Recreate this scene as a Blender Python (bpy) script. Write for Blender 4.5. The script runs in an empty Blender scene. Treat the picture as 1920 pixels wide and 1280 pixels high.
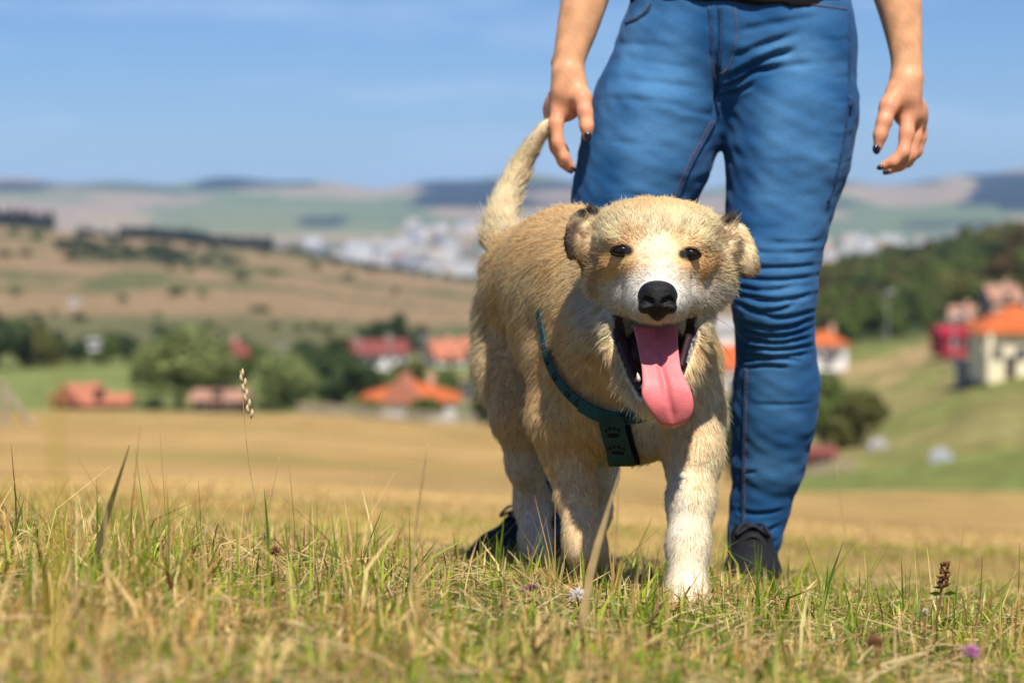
import bpy, math, random
import numpy as np
from mathutils import Vector, Matrix
from mathutils.bvhtree import BVHTree

# ------------------------------------------------------------------ camera, sky, sun, exposure
scene = bpy.context.scene
COL = scene.collection
random.seed(7)
RNG = np.random.default_rng(11)

CAM_Z = 0.526
FPX = 4533.0                      # focal length in photo pixels (85 mm on a 36 mm wide sensor, 1920 px)
PITCH = math.atan(240.0 / FPX)    # level horizon lies at photo row 400
cam_d = bpy.data.cameras.new('camera')
cam = bpy.data.objects.new('camera', cam_d)
COL.objects.link(cam)
cam.location = (0, 0, CAM_Z)
cam.rotation_euler = (math.pi / 2 - PITCH, 0, 0)
cam_d.sensor_width = 36.0
cam_d.lens = 85.0
cam_d.clip_start = 0.05
cam_d.clip_end = 40000
cam_d.dof.use_dof = True
cam_d.dof.focus_distance = 3.07
cam_d.dof.aperture_fstop = 4.9
scene.camera = cam

SUN_EL = math.radians(57)
SUN_AZ = math.radians(12)         # the sun stands behind the camera, this far to its right
to_sun = Vector((math.sin(SUN_AZ) * math.cos(SUN_EL), -math.cos(SUN_AZ) * math.cos(SUN_EL), math.sin(SUN_EL)))
world = bpy.data.worlds.new('World')
scene.world = world
world.use_nodes = True
wn = world.node_tree.nodes
wl = world.node_tree.links
wn.clear()
w_out = wn.new('ShaderNodeOutputWorld')
w_bg = wn.new('ShaderNodeBackground')
w_sky = wn.new('ShaderNodeTexSky')
w_sky.sky_type = 'NISHITA'
w_sky.sun_disc = False
w_sky.sun_elevation = SUN_EL
w_sky.sun_rotation = math.atan2(to_sun.x, to_sun.y)
w_sky.altitude = 1200
w_sky.air_density = 1.0
w_sky.dust_density = 0.0
w_sky.ozone_density = 5.0
w_bg.inputs['Strength'].default_value = 0.062
# thin high cloud wisps, the same all round the sky
w_tc = wn.new('ShaderNodeTexCoord')
w_map = wn.new('ShaderNodeMapping')
w_map.inputs['Scale'].default_value = (3.2, 3.2, 17.0)
w_map.inputs['Location'].default_value = (0.35, 0.1, 0.22)
w_ns = wn.new('ShaderNodeTexNoise')
w_ns.inputs['Scale'].default_value = 2.6
w_ns.inputs['Detail'].default_value = 5.0
w_ns.inputs['Roughness'].default_value = 0.55
w_rmp = wn.new('ShaderNodeMapRange')
w_rmp.inputs[1].default_value = 0.50
w_rmp.inputs[2].default_value = 0.78
w_rmp.inputs[3].default_value = 0.0
w_rmp.inputs[4].default_value = 0.60
w_mix = wn.new('ShaderNodeMix')
w_mix.data_type = 'RGBA'
w_mix.inputs['B'].default_value = (9.5, 9.9, 10.4, 1)
wl.new(w_tc.outputs['Generated'], w_map.inputs['Vector'])
wl.new(w_map.outputs[0], w_ns.inputs['Vector'])
wl.new(w_ns.outputs['Fac'], w_rmp.inputs[0])
wl.new(w_rmp.outputs[0], w_mix.inputs['Factor'])
wl.new(w_sky.outputs[0], w_mix.inputs['A'])
w_tint = wn.new('ShaderNodeVectorMath')      # clear late-summer air: a slightly deeper blue all over
w_tint.operation = 'MULTIPLY'
w_tint.inputs[1].default_value = (0.74, 0.93, 1.24)
wl.new(w_mix.outputs['Result'], w_tint.inputs[0])
wl.new(w_tint.outputs[0], w_bg.inputs['Color'])
wl.new(w_bg.outputs[0], w_out.inputs[0])

sun_d = bpy.data.lights.new('sun', 'SUN')
sun_d.energy = 5.0
sun_d.angle = math.radians(0.53)
sun_d.color = (1.0, 0.93, 0.82)
sun = bpy.data.objects.new('sun', sun_d)
COL.objects.link(sun)
sun.rotation_euler = (-to_sun).to_track_quat('-Z', 'Y').to_euler()
sun.location = (3, -4, 8)

scene.view_settings.view_transform = 'Standard'
scene.view_settings.look = 'None'
scene.view_settings.exposure = 0.32
scene.view_settings.gamma = 1.0
scene.view_settings.use_curve_mapping = False
scene.render.engine = 'CYCLES'
scene.cycles.use_denoising = True
scene.cycles.max_bounces = 8
scene.cycles.diffuse_bounces = 3
scene.cycles.glossy_bounces = 3
scene.cycles.transmission_bounces = 6
scene.cycles.transparent_max_bounces = 8
scene.cycles.volume_bounces = 0
scene.cycles.sample_clamp_indirect = 4.0
scene.cycles_curves.shape = 'THICK'

# ------------------------------------------------------------------ helpers
_cp, _sp = math.cos(PITCH), math.sin(PITCH)

def P(px, py, D):
    """world point that lies at forward distance D (metres) and is seen at photo pixel px, py"""
    a = (px - 960.0) / FPX
    b = (640.0 - py) / FPX
    dy = _cp + b * _sp
    s = D / dy
    return np.array((a * s, D, CAM_Z + (-_sp + b * _cp) * s))

def proj(p):
    """photo pixel of world points (N,3)"""
    v = p - np.array((0, 0, CAM_Z))
    f = v[..., 1] * _cp - v[..., 2] * _sp
    u = v[..., 1] * _sp + v[..., 2] * _cp
    return 960 + FPX * v[..., 0] / f, 640 - FPX * u / f

def sstep(a, b, x):
    t = np.clip((x - a) / (b - a), 0, 1)
    return t * t * (3 - 2 * t)

_nz = [(RNG.normal(size=3), RNG.uniform(0, 6.28)) for _ in range(48)]
def noise3(p, wl_, seed=0):
    """smooth value noise in about -1..1 at points (N,3), wavelength wl_"""
    out = np.zeros(len(p))
    for i in range(8):
        d, ph = _nz[(seed * 5 + i) % 48]
        d = d / np.linalg.norm(d)
        k = 6.283 / wl_ * (0.7 + 0.11 * i)
        out += np.sin(p @ d * k + ph * (1 + seed))
    return out / 3.2

def mesh_obj(name, verts, faces, mat=None, parent=None, smooth=False, loc=None):
    verts = np.asarray(verts, dtype=np.float32).reshape(-1, 3)
    me = bpy.data.meshes.new(name)
    if isinstance(faces, np.ndarray):
        n, k = faces.shape
        me.vertices.add(len(verts))
        me.vertices.foreach_set('co', verts.ravel())
        me.loops.add(n * k)
        me.loops.foreach_set('vertex_index', faces.astype(np.int32).ravel())
        me.polygons.add(n)
        me.polygons.foreach_set('loop_start', np.arange(0, n * k, k, dtype=np.int32))
        me.update(calc_edges=True)
    else:
        me.from_pydata([tuple(map(float, v)) for v in verts], [], faces)
        me.update()
    if smooth:
        me.polygons.foreach_set('use_smooth', np.ones(len(me.polygons), dtype=bool))
    if mat is not None:
        for m in (mat if isinstance(mat, (list, tuple)) else [mat]):
            me.materials.append(m)
    o = bpy.data.objects.new(name, me)
    COL.objects.link(o)
    if parent is not None:
        attach(o, parent)
    if loc is not None:
        o.location = loc
    return o

def world_loc(o):
    v = Vector(o.location)
    while o.parent is not None:
        o = o.parent
        v = v + Vector(o.location) * (1 if o.type == 'EMPTY' else 0)
    return v

def attach(o, parent):
    """parent a mesh authored in world coordinates (parents are never rotated here)"""
    o.parent = parent
    top = parent
    while top.parent is not None:
        top = top.parent
    if parent.type == 'EMPTY':
        o.matrix_parent_inverse = Matrix.Translation(-Vector(parent.location))

def empty(name, loc, label=None, cat=None, group=None):
    e = bpy.data.objects.new(name, None)
    COL.objects.link(e)
    e.location = tuple(float(v) for v in loc)
    e.empty_display_size = 0.1
    tag(e, label, cat, group)
    return e

def tag(o, label=None, cat=None, group=None, kind=None):
    if label: o['label'] = label
    if cat: o['category'] = cat
    if group: o['group'] = group
    if kind: o['kind'] = kind
    return o

def copy_tree(o, parent=None):
    c = o.copy()
    COL.objects.link(c)
    if parent is not None:
        c.parent = parent
    for ch in list(o.children):
        copy_tree(ch, c)
    return c

def nmat(name, base=(0.5, 0.5, 0.5), rough=0.8, spec=0.2, noise=None, bump=None, attr=None, trans=0.0, extra=None):
    """procedural material: base colour (or colour attribute) varied by noise, optional bump and translucency"""
    m = bpy.data.materials.new(name)
    m.use_nodes = True
    nt = m.node_tree
    N, L = nt.nodes, nt.links
    bs = N['Principled BSDF']
    out = N['Material Output']
    bs.inputs['Roughness'].default_value = rough
    bs.inputs['Specular IOR Level'].default_value = spec
    tc = N.new('ShaderNodeTexCoord')
    src = None
    if attr:
        at = N.new('ShaderNodeAttribute')
        at.attribute_name = attr
        src = at.outputs['Color']
    else:
        rgb = N.new('ShaderNodeRGB')
        rgb.outputs[0].default_value = (*base, 1)
        src = rgb.outputs[0]
    for (sc, amt, det) in (noise or []):
        ns = N.new('ShaderNodeTexNoise')
        ns.inputs['Scale'].default_value = sc
        ns.inputs['Detail'].default_value = det
        L.new(tc.outputs['Object'], ns.inputs['Vector'])
        mr = N.new('ShaderNodeMapRange')
        mr.inputs[1].default_value = 0.3
        mr.inputs[2].default_value = 0.7
        mr.inputs[3].default_value = 1 - amt
        mr.inputs[4].default_value = 1 + amt
        L.new(ns.outputs['Fac'], mr.inputs[0])
        vm = N.new('ShaderNodeVectorMath')
        vm.operation = 'SCALE'
        L.new(src, vm.inputs[0])
        L.new(mr.outputs[0], vm.inputs['Scale'])
        src = vm.outputs[0]
    L.new(src, bs.inputs['Base Color'])
    if bump:
        sc, st, dist = bump
        ns = N.new('ShaderNodeTexNoise')
        ns.inputs['Scale'].default_value = sc
        ns.inputs['Detail'].default_value = 4
        L.new(tc.outputs['Object'], ns.inputs['Vector'])
        bp = N.new('ShaderNodeBump')
        bp.inputs['Strength'].default_value = st
        bp.inputs['Distance'].default_value = dist
        L.new(ns.outputs['Fac'], bp.inputs['Height'])
        L.new(bp.outputs[0], bs.inputs['Normal'])
    if trans > 0:
        tr = N.new('ShaderNodeBsdfTranslucent')
        L.new(src, tr.inputs['Color'])
        mx = N.new('ShaderNodeMixShader')
        mx.inputs[0].default_value = trans
        L.new(bs.outputs[0], mx.inputs[1])
        L.new(tr.outputs[0], mx.inputs[2])
        L.new(mx.outputs[0], out.inputs['Surface'])
    return m

def set_col(o, rgb, name='Col'):
    """per-vertex colour attribute"""
    me = o.data
    a = me.attributes.new(name, 'FLOAT_COLOR', 'POINT')
    c = np.ones((len(rgb), 4), dtype=np.float32)
    c[:, :3] = rgb
    a.data.foreach_set('color', c.ravel())

# ---- signed distance modelling: smooth unions of rounded shapes, turned into one continuous surface
class Field:
    def __init__(s, lo, hi, h):
        s.lo = np.array(lo, dtype=np.float64)
        s.h = h
        s.n = np.ceil((np.array(hi) - s.lo) / h).astype(int) + 1
        s.F = np.full(tuple(s.n), 0.5, dtype=np.float32)

    def sub(s, lo, hi):
        a = np.clip(np.floor((np.array(lo) - s.lo) / s.h).astype(int), 0, s.n - 1)
        b = np.clip(np.ceil((np.array(hi) - s.lo) / s.h).astype(int) + 1, 1, s.n)
        if np.any(b <= a):
            return None
        g = [np.arange(a[i], b[i], dtype=np.float32) * s.h + s.lo[i] for i in range(3)]
        sl = tuple(slice(a[i], b[i]) for i in range(3))
        return sl, g[0][:, None, None].astype(np.float32), g[1][None, :, None].astype(np.float32), g[2][None, None, :].astype(np.float32)

    def merge(s, sl, d, k, mode='add'):
        A = s.F[sl]
        if mode == 'add':
            if k > 0:
                hh = np.maximum(k - np.abs(A - d), 0) / k
                s.F[sl] = np.minimum(A, d) - hh * hh * k * 0.25
            else:
                s.F[sl] = np.minimum(A, d)
        else:
            d = -d
            if k > 0:
                hh = np.maximum(k - np.abs(A - d), 0) / k
                s.F[sl] = np.maximum(A, d) + hh * hh * k * 0.25
            else:
                s.F[sl] = np.maximum(A, d)

    def cone(s, a, b, r1, r2, k=0.02, mode='add', sc=(1, 1, 1)):
        a = np.asarray(a, float); b = np.asarray(b, float)
        sc = np.array(sc, float)
        R = max(r1, r2) * sc.max() + k + 3 * s.h
        q = s.sub(np.minimum(a, b) - R, np.maximum(a, b) + R)
        if q is None:
            return
        sl, X, Y, Z = q
        i = 1.0 / sc
        ax, ay, az = a * i
        bx, by, bz = b * i - a * i
        X = X * i[0] - ax; Y = Y * i[1] - ay; Z = Z * i[2] - az
        L2 = bx * bx + by * by + bz * bz + 1e-12
        t = np.clip((X * bx + Y * by + Z * bz) / L2, 0, 1)
        d = np.sqrt((X - bx * t) ** 2 + (Y - by * t) ** 2 + (Z - bz * t) ** 2) - (r1 + (r2 - r1) * t)
        s.merge(sl, (d * sc.min()).astype(np.float32), k, mode)

    def chain(s, pts, k=0.02, mode='add', sc=(1, 1, 1)):
        for (a, ra), (b, rb) in zip(pts[:-1], pts[1:]):
            s.cone(a, b, ra, rb, k, mode, sc)

    def ell(s, c, r, k=0.02, mode='add', rot=None):
        c = np.asarray(c, float); r = np.asarray(r, float)
        R = r.max() + k + 3 * s.h
        q = s.sub(c - R, c + R)
        if q is None:
            return
        sl, X, Y, Z = q
        X = X - c[0]; Y = Y - c[1]; Z = Z - c[2]
        if rot is not None:
            m = np.array(rot)          # rows are the local axes
            X, Y, Z = (m[0, 0] * X + m[0, 1] * Y + m[0, 2] * Z, m[1, 0] * X + m[1, 1] * Y + m[1, 2] * Z, m[2, 0] * X + m[2, 1] * Y + m[2, 2] * Z)
        k0 = np.sqrt((X / r[0]) ** 2 + (Y / r[1]) ** 2 + (Z / r[2]) ** 2)
        k1 = np.sqrt((X / r[0] ** 2) ** 2 + (Y / r[1] ** 2) ** 2 + (Z / r[2] ** 2) ** 2) + 1e-9
        s.merge(sl, (k0 * (k0 - 1) / k1).astype(np.float32), k, mode)

    def sample(s, p):
        q = (np.asarray(p) - s.lo) / s.h
        i = np.clip(np.floor(q).astype(int), 0, s.n - 2)
        t = q - i
        out = 0
        for dx in (0, 1):
            for dy in (0, 1):
                for dz in (0, 1):
                    w = (t[..., 0] if dx else 1 - t[..., 0]) * (t[..., 1] if dy else 1 - t[..., 1]) * (t[..., 2] if dz else 1 - t[..., 2])
                    out = out + w * s.F[i[..., 0] + dx, i[..., 1] + dy, i[..., 2] + dz]
        return out

    def normal(s, p, e=0.006):
        p = np.asarray(p, float)
        g = np.stack([s.sample(p + np.eye(3)[i] * e) - s.sample(p - np.eye(3)[i] * e) for i in range(3)], -1)
        return g / (np.linalg.norm(g, axis=-1, keepdims=True) + 1e-9)

    def hit(s, px, py, d0, d1, n=600):
        """first surface point along the line of sight through a photo pixel"""
        Ds = np.linspace(d0, d1, n)
        pts = np.array([P(px, py, D) for D in Ds])
        v = s.sample(pts)
        w = np.nonzero(v < 0)[0]
        if len(w) == 0:
            return pts[int(np.argmin(v))]
        return pts[w[0]]

    def surface(s):
        F = s.F
        S = F < 0
        n = np.array(F.shape) - 1
        cnt = np.zeros(tuple(n), dtype=np.int8)
        offs = [(x, y, z) for x in (0, 1) for y in (0, 1) for z in (0, 1)]
        for o in offs:
            cnt += S[o[0]:o[0] + n[0], o[1]:o[1] + n[1], o[2]:o[2] + n[2]]
        mixed = (cnt > 0) & (cnt < 8)
        idx = np.argwhere(mixed)
        vals = {o: F[idx[:, 0] + o[0], idx[:, 1] + o[1], idx[:, 2] + o[2]].astype(np.float64) for o in offs}
        acc = np.zeros((len(idx), 3)); c = np.zeros(len(idx))
        for o in offs:
            for ax in range(3):
                if o[ax] == 0:
                    o2 = list(o); o2[ax] = 1; o2 = tuple(o2)
                    a, b = vals[o], vals[o2]
                    m = (a < 0) != (b < 0)
                    t = a / np.where(m, a - b, 1)
                    pos = np.tile(np.array(o, float), (len(idx), 1))
                    pos[:, ax] += t
                    acc += pos * m[:, None]; c += m
        verts = s.lo + s.h * (idx + acc / c[:, None])
        cid = np.full(tuple(n), -1, dtype=np.int32)
        cid[mixed] = np.arange(len(idx))
        faces = []
        for ax in range(3):
            u, v = (ax + 1) % 3, (ax + 2) % 3
            sl0 = [slice(1, -1)] * 3; sl1 = [slice(1, -1)] * 3
            sl0[ax] = slice(0, -1); sl1[ax] = slice(1, None)
            A = S[tuple(sl0)]; B = S[tuple(sl1)]
            e = np.argwhere(A != B)
            ins = A[tuple(e.T)]
            base = e.copy()
            base[:, u] += 1; base[:, v] += 1
            def cell(du, dv):
                q = base.copy(); q[:, u] += du; q[:, v] += dv
                return cid[q[:, 0], q[:, 1], q[:, 2]]
            f = np.stack([cell(-1, -1), cell(0, -1), cell(0, 0), cell(-1, 0)], 1)
            f[~ins] = f[~ins][:, ::-1]
            faces.append(f)
        faces = np.concatenate(faces)
        faces = faces[(faces >= 0).all(1)]
        return verts, faces

def relax(verts, faces, it=2, lam=0.5):
    """a few rounds of smoothing over a quad mesh"""
    v = verts.copy()
    e = np.concatenate([faces[:, [i, (i + 1) % 4]] for i in range(4)])
    n = len(v)
    deg = np.bincount(e[:, 0], minlength=n) + np.bincount(e[:, 1], minlength=n)
    for _ in range(it):
        s = np.zeros_like(v)
        for c in range(3):
            s[:, c] = np.bincount(e[:, 0], v[e[:, 1], c], minlength=n) + np.bincount(e[:, 1], v[e[:, 0], c], minlength=n)
        v += lam * (s / np.maximum(deg, 1)[:, None] - v)
    return v

def vnormals(verts, faces):
    a, b, c, d = (verts[faces[:, i]] for i in range(4))
    fn = np.cross(c - a, d - b)
    n = np.zeros_like(verts)
    for i in range(4):
        for ax in range(3):
            n[:, ax] += np.bincount(faces[:, i], fn[:, ax], minlength=len(verts))
    return n / (np.linalg.norm(n, axis=1, keepdims=True) + 1e-12)

def tube(pts, rad, seg=8, cap=True):
    """swept tube: verts, faces; rad scalar or list"""
    pts = np.asarray(pts, float)
    n = len(pts)
    rad = np.full(n, rad) if np.isscalar(rad) else np.asarray(rad, float)
    t = np.gradient(pts, axis=0)
    t /= np.linalg.norm(t, axis=1, keepdims=True) + 1e-12
    up = np.array((0.31, 0.17, 0.93))
    if abs(t[0] @ up) > 0.9:
        up = np.array((0.9, 0.3, 0.1))
    V = []
    for i in range(n):
        a = np.cross(t[i], up); a /= np.linalg.norm(a)
        b = np.cross(a, t[i])
        up = b
        for j in range(seg):
            an = 2 * math.pi * j / seg
            V.append(pts[i] + rad[i] * (math.cos(an) * a + math.sin(an) * b))
    Fc = []
    for i in range(n - 1):
        for j in range(seg):
            k = (j + 1) % seg
            Fc.append((i * seg + j, i * seg + k, (i + 1) * seg + k, (i + 1) * seg + j))
    if cap:
        Fc.append(tuple(range(seg - 1, -1, -1)))
        Fc.append(tuple((n - 1) * seg + j for j in range(seg)))
    return V, Fc

class MB:
    """collects simple shapes into one mesh"""
    def __init__(s):
        s.v = []; s.f = []
    def add(s, V, Fc):
        o = len(s.v)
        s.v += [tuple(map(float, p)) for p in V]
        s.f += [tuple(i + o for i in f) for f in Fc]
        return s
    def box(s, c, d, rz=0.0):
        cx, cy, cz = c; x, y, z = (q / 2 for q in d)
        co, si = math.cos(rz), math.sin(rz)
        V = [(cx + a * x * co - b * y * si, cy + a * x * si + b * y * co, cz + e * z) for a in (-1, 1) for b in (-1, 1) for e in (-1, 1)]
        return s.add(V, [(0, 1, 3, 2), (4, 6, 7, 5), (0, 4, 5, 1), (2, 3, 7, 6), (0, 2, 6, 4), (1, 5, 7, 3)])
    def tube(s, pts, rad, seg=6):
        V, Fc = tube(pts, rad, seg)
        return s.add(V, Fc)
    def build(s, name, mat, parent=None, smooth=False):
        o = mesh_obj(name, s.v, s.f, mat, None, smooth)
        if parent is not None:
            o.parent = parent
        return o

def catmull(pts, n):
    pts = np.asarray(pts, float)
    q = np.vstack([2 * pts[0] - pts[1], pts, 2 * pts[-1] - pts[-2]])
    m = len(pts) - 1
    out = []
    for u in np.linspace(0, m, n):
        i = min(int(u), m - 1); t = u - i
        a, b, c, d = q[i], q[i + 1], q[i + 2], q[i + 3]
        out.append(0.5 * (2 * b + (c - a) * t + (2 * a - 5 * b + 4 * c - d) * t * t + (3 * b - a - 3 * c + d) * t ** 3))
    return np.array(out)

# ------------------------------------------------------------------ terrain: one sheet from the camera's hillside to the far hills
T_U = np.array([0, 480, 960, 1440, 1600, 1920], float)
T_ROWS = [
    (9,     (925, 955, 990, 1018, 1024, 1034)),
    (20,    (880, 895, 925, 960, 968, 978)),
    (50,    (826, 836, 868, 938, 945, 950)),
    (100,   (790, 800, 832, 922, 926, 930)),
    (130,   (778, 790, 818, 916, 914, 908)),
    (150,   (772, 783, 812, 908, 893, 868)),
    (190,   (763, 775, 803, 870, 845, 765)),
    (217,   (759, 771, 798, 838, 806, 702)),
    (260,   (728, 742, 765, 770, 720, 655)),
    (330,   (685, 692, 705, 690, 642, 603)),
    (450,   (640, 642, 662, 640, 592, 530)),
    (600,   (585, 592, 622, 600, 545, 480)),
    (900,   (480, 512, 562, 555, 500, 445)),
    (1300,  (421, 470, 531, 545, 520, 470)),
    (2000,  (458, 505, 560, 560, 545, 520)),
    (2800,  (520, 525, 532, 530, 525, 520)),
    (3500,  (517, 518, 520, 512, 505, 500)),
    (4200,  (480, 482, 484, 480, 476, 470)),
    (5000,  (450, 448, 446, 446, 444, 440)),
    (6000,  (418, 415, 412, 412, 410, 408)),
    (7000,  (390, 385, 386, 386, 384, 380)),
    (8200,  (364, 358, 359, 360, 356, 350)),
    (9500,  (348, 336, 344, 346, 340, 328)),
    (11500, (362, 356, 360, 362, 358, 350)),
    (16000, (392, 392, 392, 392, 392, 392)),
]
T_D = np.log(np.array([r[0] for r in T_ROWS], float))
T_PY = np.array([r[1] for r in T_ROWS], float)

def near_plane(x, y):
    yy = np.where(y > -2, y, -2 + (y + 2) * 0.2)
    xx = np.clip(x - 0.2, -4, 4)
    fall = np.where(yy > 3.2, 0.526 + 0.115 * (yy - 3.2), 0.526 - 0.088 * (3.2 - yy))
    return CAM_Z - fall - 0.078 * xx

def ground_z(x, y):
    x = np.asarray(x, float); y = np.asarray(y, float)
    r = np.hypot(x, y)
    f = np.maximum(y, r * 0.35)
    u = np.clip(960 + FPX * x / np.maximum(f, 0.05), -700, 2600)
    D = np.maximum(r, 9.0)
    lt = np.clip(np.log(D), T_D[0], T_D[-1])
    i = np.clip(np.searchsorted(T_D, lt) - 1, 0, len(T_D) - 2)
    t = (lt - T_D[i]) / (T_D[i + 1] - T_D[i])
    j = np.clip(np.searchsorted(T_U, u) - 1, 0, len(T_U) - 2)
    s = np.clip((u - T_U[j]) / (T_U[j + 1] - T_U[j]), -0.25, 1.25)
    s2 = np.where((s > 0) & (s < 1), s * s * (3 - 2 * s) * 0.5 + s * 0.5, s)
    py = (T_PY[i, j] * (1 - s2) + T_PY[i, j + 1] * s2) * (1 - t) + (T_PY[i + 1, j] * (1 - s2) + T_PY[i + 1, j + 1] * s2) * t
    zt = CAM_Z - (py - 400.0) / FPX * D
    amp = np.minimum(D * 0.0006, 3.0) + 13.0 * sstep(5500, 8000, D)
    zt = zt + amp * (np.sin(x / (D * 0.017 + 2) + 1.3) + np.sin(y / (D * 0.03 + 3) + x / (D * 0.03 + 3)) + 0.5 * np.sin(x / (D * 0.0065 + 2) + 0.4))
    zn = near_plane(x, y)
    w = sstep(5.0, 10.0, r)
    back = sstep(0.0, -30.0, y)          # behind the photographer the hill simply goes on rising gently
    zt = zt * (1 - back) + (near_plane(x * 0 + 0.2, y)) * back
    return zn * (1 - w) + zt * w

def ground_at(px, D, sink=0.0):
    x = (px - 960.0) / FPX * D
    return np.array((x, D, float(ground_z(x, D)) - sink))

az_f = np.radians(np.arange(-15.5, 15.51, 0.1))
az_s = np.radians(np.concatenate([np.arange(-180, -15.5, 6.0), np.arange(18, 180, 6.0)]))
AZ = np.sort(np.concatenate([az_f, az_s]))
RR = np.concatenate([np.geomspace(0.25, 12, 70), np.geomspace(12.6, 350, 90), np.geomspace(356, 1500, 90), np.geomspace(1540, 16000, 130)])
AA, RG = np.meshgrid(AZ, RR)
TX = RG * np.sin(AA); TY = RG * np.cos(AA)
TZ = ground_z(TX.ravel(), TY.ravel()).reshape(TX.shape)
tv = np.stack([TX, TY, TZ], -1).reshape(-1, 3)
nA, nR = len(AZ), len(RR)
ii, jj = np.meshgrid(np.arange(nR - 1), np.arange(nA), indexing='ij')
j2 = (jj + 1) % nA
tf = np.stack([ii * nA + jj, ii * nA + j2, (ii + 1) * nA + j2, (ii + 1) * nA + jj], -1).reshape(-1, 4)[:, ::-1]
# middle cap
c0 = len(tv)
tv = np.vstack([tv, [[0, 0, float(ground_z(0.0, 0.0))]]])
capf = np.stack([np.arange(nA), (np.arange(nA) + 1) % nA, np.full(nA, c0), np.full(nA, c0)], -1)

def terrain_colour(p):
    x, y = p[:, 0], p[:, 1]
    D = np.hypot(x, y)
    px, py = proj(np.stack([x, np.maximum(y, D * 0.35), p[:, 2]], -1))
    q = np.stack([x, y, 0 * x], -1)
    tan = np.array((0.42, 0.27, 0.098)); olive = np.array((0.24, 0.21, 0.06)); green = np.array((0.165, 0.19, 0.05))
    brown = np.array((0.27, 0.185, 0.10)); scrub = np.array((0.085, 0.085, 0.035)); pink = np.array((0.33, 0.25, 0.175))
    forest = np.array((0.012, 0.022, 0.022)); fgreen = np.array((0.15, 0.195, 0.085)); fstraw = np.array((0.34, 0.27, 0.16))
    c = np.tile(tan, (len(p), 1))
    def mixc(c, col, w):
        w = np.clip(w, 0, 1)[:, None]
        return c * (1 - w) + np.array(col) * w
    # mown tan field with greener streaks
    st = noise3(np.stack([x * 0.8, y * 0.8, 0 * x], -1), 5.0, 1) * 0.7 + 0.8 * noise3(np.stack([x * 0.6, y, 0 * x], -1), 19.0, 2)
    c = mixc(c, olive, 0.55 * sstep(0.1, 1.0, st))
    c = mixc(c, (0.50, 0.33, 0.135), 0.7 * sstep(0.3, 1.2, -st))
    c = mixc(c, (0.32, 0.21, 0.075), 0.7 * sstep(0.5, 1.1, noise3(np.stack([x * 0.4, y, 0 * x], -1), 4.2, 6)))
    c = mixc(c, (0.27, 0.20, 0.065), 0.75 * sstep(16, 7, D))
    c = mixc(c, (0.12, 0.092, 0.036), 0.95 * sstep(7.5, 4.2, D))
    # right-hand green strip and mixed slope
    rs = sstep(1380, 1450, px)
    w = rs * sstep(112, 122, D) * sstep(175, 160, D)
    c = mixc(c, green, w)
    w2 = rs * sstep(160, 172, D)
    mixs = noise3(np.stack([x, y * 0.6, 0 * x], -1), 26.0, 3) + 0.6 * noise3(np.stack([x, y * 0.6, 0 * x], -1), 11.0, 4)
    slope = np.where((mixs > 0.25)[:, None], np.array((0.20, 0.21, 0.06)), np.where((mixs < -0.55)[:, None], np.array((0.36, 0.26, 0.12)), np.array((0.25, 0.22, 0.08))))
    c = c * (1 - w2[:, None]) + slope * w2[:, None]
    # village floor on the left and the green meadow behind the barn
    lv = (1 - rs) * sstep(196, 206, D)
    c = mixc(c, (0.15, 0.17, 0.05), lv)
    c = mixc(c, (0.185, 0.215, 0.065), lv * sstep(330, 250, px) * sstep(345, 325, D))
    c = mixc(c, (0.40, 0.29, 0.15), lv * sstep(780, 830, px) * sstep(262, 275, D) * sstep(335, 320, D))
    # scrubby brown hill
    hb = (1 - rs * 0.0) * sstep(400, 470, D) * sstep(1900, 1500, D)
    hn = noise3(q, 120.0, 5) + 0.7 * noise3(q, 50.0, 6)
    hc = np.where((hn > 0.55)[:, None], scrub * 1.5, brown)
    w = hb
    c = c * (1 - w[:, None]) + hc * w[:, None]
    c = mixc(c, (0.115, 0.12, 0.05), (1 - rs) * sstep(400, 430, D) * sstep(640, 560, D) * 0.85)
    c = mixc(c, scrub, (1 - rs) * sstep(905, 930, D) * sstep(1180, 1120, D) * sstep(100, 160, px) * sstep(480, 420, px) * 0.85)
    c = mixc(c, (0.05, 0.07, 0.025), rs * sstep(300, 360, D) * sstep(1900, 1500, D))
    # valley floor
    v = sstep(1700, 2100, D)
    c = mixc(c, (0.13, 0.15, 0.08), v)
    # far fields
    fh = sstep(4600, 5200, D)
    fn = noise3(np.stack([x * 0.8, y * 0.42, 0 * x], -1), 1500.0, 7) + 0.35 * noise3(np.stack([x, y * 0.5, 0 * x], -1), 640.0, 8)
    fc = np.where((fn > 0.45)[:, None], fstraw, np.where((fn > -0.05)[:, None], fgreen, np.where((fn > -0.6)[:, None], fgreen * 0.8 + 0.03, pink)))
    c = c * (1 - fh[:, None]) + fc * fh[:, None]
    wq = np.stack([x, y * 0.6, 0 * x], -1)
    px = px + 45 * noise3(wq, 1400.0, 2) + 18 * noise3(wq, 500.0, 4)
    py = py + 5 * noise3(wq, 1100.0, 6) + 2.5 * noise3(wq, 420.0, 1)
    def patch(col, x0, x1, y0, y1, amt=1.0, sx=9, sy=2.5):
        nonlocal c
        ww = sstep(x0 - sx, x0 + sx, px) * sstep(x1 + sx, x1 - sx, px) * sstep(y0 - sy, y0 + sy, py) * sstep(y1 + sy, y1 - sy, py) * fh * amt
        c = mixc(c, col, ww)
    patch(pink, 190, 400, 369, 398); patch(pink, -80, 190, 380, 422); patch(fgreen, 300, 760, 384, 440, 0.8)
    patch(pink, 560, 800, 348, 366, 0.7)
    patch(forest, 345, 540, 325, 352, 1.0); patch(forest, -300, 130, 340, 358, 0.9); patch(forest, 750, 965, 340, 390, 1.0)
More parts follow.
